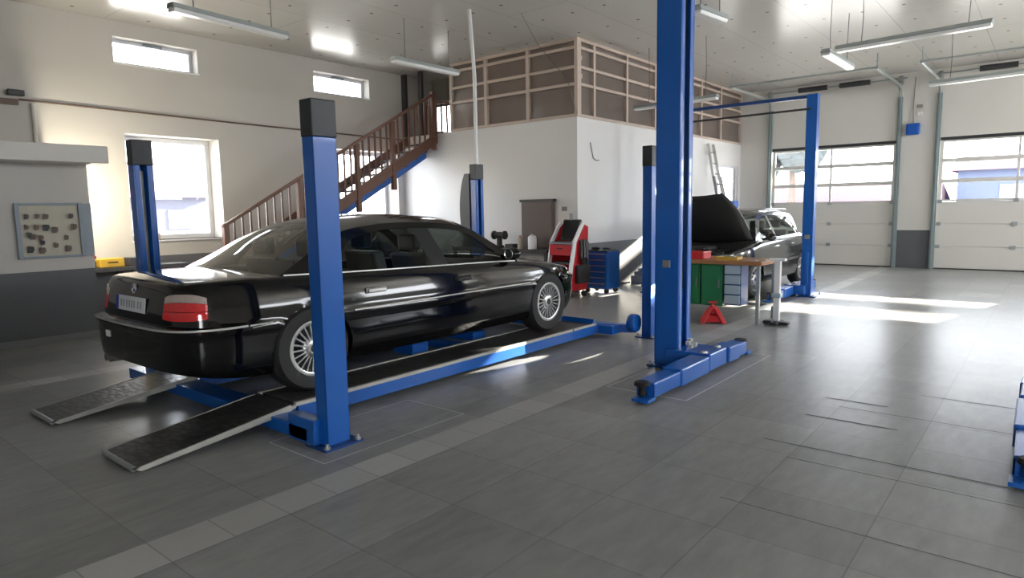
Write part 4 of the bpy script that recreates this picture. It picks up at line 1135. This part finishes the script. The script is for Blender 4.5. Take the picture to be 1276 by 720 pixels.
def bottle(x, y, r, h, mt, label, cap='grey'):
    root = thing('bottle', label, 'bottle', (x, y, .82), 0, 'bottles on the partition workbench')
    m = MB(); m.lathe([(.001, 0), (r, 0), (r, h*.7), (r*.8, h*.82), (r*.35, h*.88), (r*.35, h*.94), (.001, h*.94)], (0,0,0), 'z', 18); m.build('body', mt, root, smooth=True)
    m = MB(); m.lathe([(.001, h), (r*.42, h), (r*.42, h*.9), (.001, h*.9)], (0,0,0), 'z', 14); m.build('cap', K[cap], root)
bottle(9.78, 7.55, .085, .30, K['white'], 'larger white plastic bottle in front of the brown cupboard')
bottle(9.76, 7.83, .05, .25, K['beige'], 'smaller pale bottle left of the white one before the brown cupboard', 'red')
vs = thing('bench_grinder', 'black bench grinder on the dark workbench left of the cupboard', 'grinder', (9.85, 8.42, .82))
m = MB(); m.bx(-.06, .06, -.07, .07, 0, .05); m.bx(-.04, .04, -.04, .04, .05, .20); m.build('stand', K['black'], vs, bevel=.008)
m = MB(); m.tube([(0, -.10, .25), (0, .10, .25)], .065, 16); m.build('motor', K['black'], vs, smooth=True)
for y in (-.15, .12):
    m = MB(); m.lathe([(.001, y), (.085, y), (.085, y+.03), (.001, y+.03)], (0, 0, .25), 'y', 18); m.build('wheel', K['dark'], vs)
m = MB(); m.bx(9.78, 9.94, 8.72, 8.98, .82, .94); rbx = tag(m.build('toolbox', K['red'], bevel=.02), 'small red toolbox on the dark workbench left of the black grinder', 'toolbox')
m = MB(); m.bx(9.75, 9.98, 9.08, 9.35, .82, .96); tag(m.build('crate', K['black'], bevel=.012), 'black crate at the left end of the partition workbench', 'crate')
m = MB(); m.bx(9.8, 10.0, 8.05, 8.25, .82, .90); tag(m.build('parts_box', K['dark'], bevel=.01), 'low dark parts box on the workbench between grinder and cupboard', 'box')
# wiring stubs on the side wall
m = MB(); m.tube([(10.62, LY-.02, 2.78), (10.72, LY-.02, 2.5), (10.80, LY-.03, 2.46), (10.92, LY-.02, 2.47)], .010, 6)
tag(m.build('wire_stub', K['cable'], smooth=True), 'loose wire end sticking out of the white partition wall', 'wire')
m = MB(); m.bx(LX-.012, LX, 7.05, 7.17, 1.52, 1.60); tag(m.build('socket', K['grey'], bevel=.004), 'small grey wall socket beside the cupboard on the partition', 'socket')

# ladder leaning against the partition, near the garage doors
ld = thing('ladder', 'tall aluminium ladder leaning on the white partition behind the dark hatchback', 'ladder', (15.85, 6.1, 0))
def lp(y): return Vector((0, 0, 0))
for dx in (0, .42):
    m = MB(); m.beam((dx+.0, .0, .0), (dx*.8+.05, .66, 3.1), .03, .07); m.build('rail', K['alu'], ld)
for k in range(11):
    t = .08+k*.085; m = MB(); x0 = .05*t; x1 = .42+(.386-.42)*t
    m.tube([(x0, .66*t, 3.1*t), (x1, .66*t, 3.1*t)], .016, 8); m.build('rung', K['grey'], ld)
m = MB()
for dx in (-.06, .48): m.beam((dx, -.03, 0), (dx*.75+.06, .47, 2.3), .03, .06)
for k in range(8):
    t = .08+k*.12; m.tube([(-.06+(.015+.06)*t, -.03+.5*t, 2.3*t), (.48+(.42-.48)*t, -.03+.5*t, 2.3*t)], .014, 8)
m.build('outer_section', K['grey'], ld)
m = MB(); m.bx(17.2, 17.5, 6.55, 6.78, 1.35, 1.7); tag(m.build('wall_box', K['bluebox'], bevel=.02), 'small blue box on the sunlit partition wall near the left garage door', 'box')

# ------------------------------------------------------------------ left side: key board, bench by the window
kb = thing('key_board', 'cream key board in a blue-grey frame hung on the booth wall', 'key board', (2.70, 9.66, 1.40))
m = MB(); m.bx(-.32, .32, -.02, 0, -.32, .32); m.build('board', K['board'], kb)
m = MB(); m.bx(-.36, -.31, -.045, 0, -.34, .34); m.bx(.31, .36, -.045, 0, -.34, .34); m.bx(-.31, .31, -.045, 0, .31, .34); m.bx(-.31, .31, -.045, 0, -.34, -.31); m.build('frame', K['bframe'], kb, bevel=.006)
m = MB(); m.bx(.36, .46, -.03, 0, -.33, .33); m.build('side_strip', K['bframe'], kb, bevel=.004)
spots = [(-.25,.19),(-.14,.19),(-.05,.19),(.22,.19),(-.26,.06),(-.16,.06),(-.06,.06),(.03,.03),(.24,.06),(-.24,-.03),(-.20,-.05),(-.12,-.07),(-.11,-.13),(.15,-.08),(.03,-.17),(-.24,-.2),(-.12,-.22),(.16,-.21)]
for k, (x, z) in enumerate(spots):
    kt = thing('key_bunch', 'small dark bunch of keys hanging on the cream key board', 'keys', (2.70+x, 9.628, 1.40+z), 0, 'key bunches on the cream board')
    m = MB(); m.tube([(0, .011, .02), (0, -.025, .018)], .005, 6); m.build('hook', K['steel'], kt)
    m = MB(); s_ = .8+.5*random.random(); m.bx(-.022*s_, .02*s_, -.022, -.008, -.05*s_, .015); m.bx(-.005, .03*s_, -.028, -.02, -.035*s_, .01); m.build('keys', K['brownpipe'] if k % 3 else K['black'], kt, bevel=.004)
lb = thing('workbench', 'dark workbench under the large window at the left', 'workbench', (4.1, 11.2, 0))
m = MB(); m.bx(-.92, .80, -.34, .33, .74, .80); m.build('bench_top', K['dark'], lb, bevel=.006)
for x in (-.85, 0, .74):
    for y in (-.29, .29):
        m = MB(); m.bx(x-.03, x+.03, y-.03, y+.03, 0, .74); m.build('leg', K['dark'], lb)
yt = thing('power_tool_case', 'yellow tool case on the dark bench under the left window', 'case', (3.80, 11.0, .80))
m = MB(); m.bx(-.17, .17, -.1, .1, 0, .14); m.build('case', K['yellow'], yt, bevel=.015)
m = MB(); m.tube([(-.06, -.11, .08), (-.06, -.14, .08), (.06, -.14, .08), (.06, -.11, .08)], .01, 8); m.build('handle', K['black'], yt)
m = MB(); m.bx(3.42, 3.60, 10.95, 11.15, .80, .90); tag(m.build('parts_box', K['black'], bevel=.01), 'black box on the window bench left of the yellow case', 'box')
m = MB(); m.bx(4.05, 4.25, 10.95, 11.2, .80, .93); tag(m.build('parts_box', K['dark'], bevel=.01), 'dark box on the window bench right of the yellow case', 'box')
m = MB(); m.lathe([(.001, 0), (.06, 0), (.06, .16), (.02, .2), (.001, .2)], (3.68, 11.36, .80), 'z', 14)
tag(m.build('oil_can', K['red'], smooth=True), 'small red can against the bright wall at the bench end', 'can')
m = MB(); m.bx(4.50, 4.78, YW-.02, YW+.16, 1.16, 1.27); tag(m.build('carton', K['beige'], bevel=.006), 'beige carton on the sill of the large left window', 'carton')

# ------------------------------------------------------------------ outside
gd = MB(); gd.bx(-30, 90, -60, 80, -.35, -.05)
o = struct(gd.build('ground', K['ground']))
m = MB()
for z0, z1 in ((5.02, 5.42), (5.68, 6.05), (6.50, 7.3)): m.bx(28.0, 28.1, -16, 14, z0, z1)
m.bx(27.9, 28.2, -16.3, -16, -.05, 7.3); m.bx(27.9, 28.2, 14, 14.3, -.05, 7.3)
m.build('sun_stripe_blocker', K['galv'], o)  # unseen beams added to cut the sunlight into floor stripes
def house(x, y, w, d, h, rh, rot, label):
    root = thing('house', label, 'house', (x, y, -.05), rot)
    m = MB(); m.bx(-w/2, w/2, -d/2, d/2, 0, h); m.build('wall', K['bluewall' if 'bluish' in label else 'housewall'], root)
    m = MB(); m.prism([(-w/2-.4, h), (w/2+.4, h), (0, h+rh)], -d/2-.4, d/2+.4); m.build('roof', K['roof'], root)
    for yy in (-d*.3, 0, d*.3):
        m = MB(); m.bx(-w/2-.04, -w/2, yy-.6, yy+.6, h*.35, h*.75); m.build('window', K['housewin'], root)
    return root
house(45, 10, 8, 9, 1.75, 1.1, 0, 'pale house with a reddish roof seen through the left garage door')
house(50, -2, 8, 13, 3.4, 1.0, 0, 'bluish house seen through the right garage door')
house(14, 42, 10, 8, 2.6, 2.2, R(90), 'house with a reddish roof seen through the large left window')
def tree(x, y, h, label):
    root = thing('tree', label, 'tree', (x, y, -.05))
    m = MB(); m.tube([(0,0,0), (.1,0,h*.4), (0,.1,h*.75)], [.25,.18,.08], 8); m.build('trunk', K['bark'], root, smooth=True)
    m = MB()
    for k in range(14):
        a = random.random()*2*PI; rr_ = random.random()*h*.25
        m.ball((rr_*math.cos(a), rr_*math.sin(a), h*(.5+.45*random.random())), h*.13, 8, (1, 1, .8))
    ob = m.build('crown', K['leaf'], root, smooth=True)
tree(38, 11.3, 7, 'bare hazy tree seen through the top panes of the left garage door')

# ------------------------------------------------------------------ light
W = bpy.data.worlds.new('World'); bpy.context.scene.world = W; W.use_nodes = True
bg = W.node_tree.nodes['Background']; bg.inputs[0].default_value = (.92, .95, 1.0, 1); bg.inputs[1].default_value = 9.0
sun = bpy.data.lights.new('sun', 'SUN'); sun.energy = 45; sun.angle = R(.6); sun.color = (1, .90, .74)
so_ = bpy.data.objects.new('sun', sun); C.objects.link(so_)
so_.rotation_euler = Vector((-1, .22, -.350)).to_track_quat('-Z', 'Y').to_euler()
def portal(c, dirv, sx, sy):
    l = bpy.data.lights.new('window_portal', 'AREA'); l.shape = 'RECTANGLE'; l.size = sx; l.size_y = sy
    l.cycles.is_portal = True
    o = bpy.data.objects.new('window_portal', l); C.objects.link(o); o.location = c
    o.rotation_euler = Vector(dirv).to_track_quat('-Z', 'Y').to_euler()
for (a, b, c, d) in smallw+bigw: portal(((a+b)/2, YW+WT+.02, (c+d)/2), (0, -1, 0), b-a, d-c)
for (a, b, _, _) in doors: portal((XW+.35, (a+b)/2, 2.28), (-1, 0, 0), b-a, 1.45)
for (a, b, c, d) in rw: portal(((a+b)/2, YR-.31, (c+d)/2), (0, 1, 0), b-a, d-c)
portal((XW+.35, 8.7, 2.0), (-1, 0, 0), 3.4, 2.05)
bl = bpy.data.lights.new('wall_fill_light', 'POINT'); bl.energy = 60; bl.color = (1, .9, .72); bl.shadow_soft_size = .08  # added point light, brightens the wall by the left bench
bo = bpy.data.objects.new('wall_fill_light', bl); C.objects.link(bo); bo.location = (3.3, 10.6, 1.9)
portal((XB-.31, -4.0, 2.0), (1, 0, 0), 3.0, 2.0)

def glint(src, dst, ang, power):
    l = bpy.data.lights.new('bounce_fill_spot', 'SPOT'); l.energy = power; l.spot_size = R(ang); l.spot_blend = .5; l.shadow_soft_size = 0.0; l.color = (1, .93, .82)
    o = bpy.data.objects.new('bounce_fill_spot', l); C.objects.link(o); o.location = src
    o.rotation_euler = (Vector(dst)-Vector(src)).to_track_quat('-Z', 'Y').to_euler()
# added spots stand in for sun bounced off the hatchback's glass and bonnet
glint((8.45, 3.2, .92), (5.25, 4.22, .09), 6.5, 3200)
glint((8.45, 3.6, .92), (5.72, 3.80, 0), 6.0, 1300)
sc = bpy.context.scene
sc.view_settings.view_transform = 'Standard'
sc.view_settings.look = 'None'
sc.view_settings.exposure = 1.07
sc.view_settings.gamma = 1.0
sc.cycles.max_bounces = 14; sc.cycles.diffuse_bounces = 7; sc.cycles.glossy_bounces = 5; sc.cycles.transparent_max_bounces = 16
sc.cycles.sample_clamp_indirect = 6; sc.cycles.use_denoising = True
sc.cycles.caustics_reflective = False; sc.cycles.caustics_refractive = False
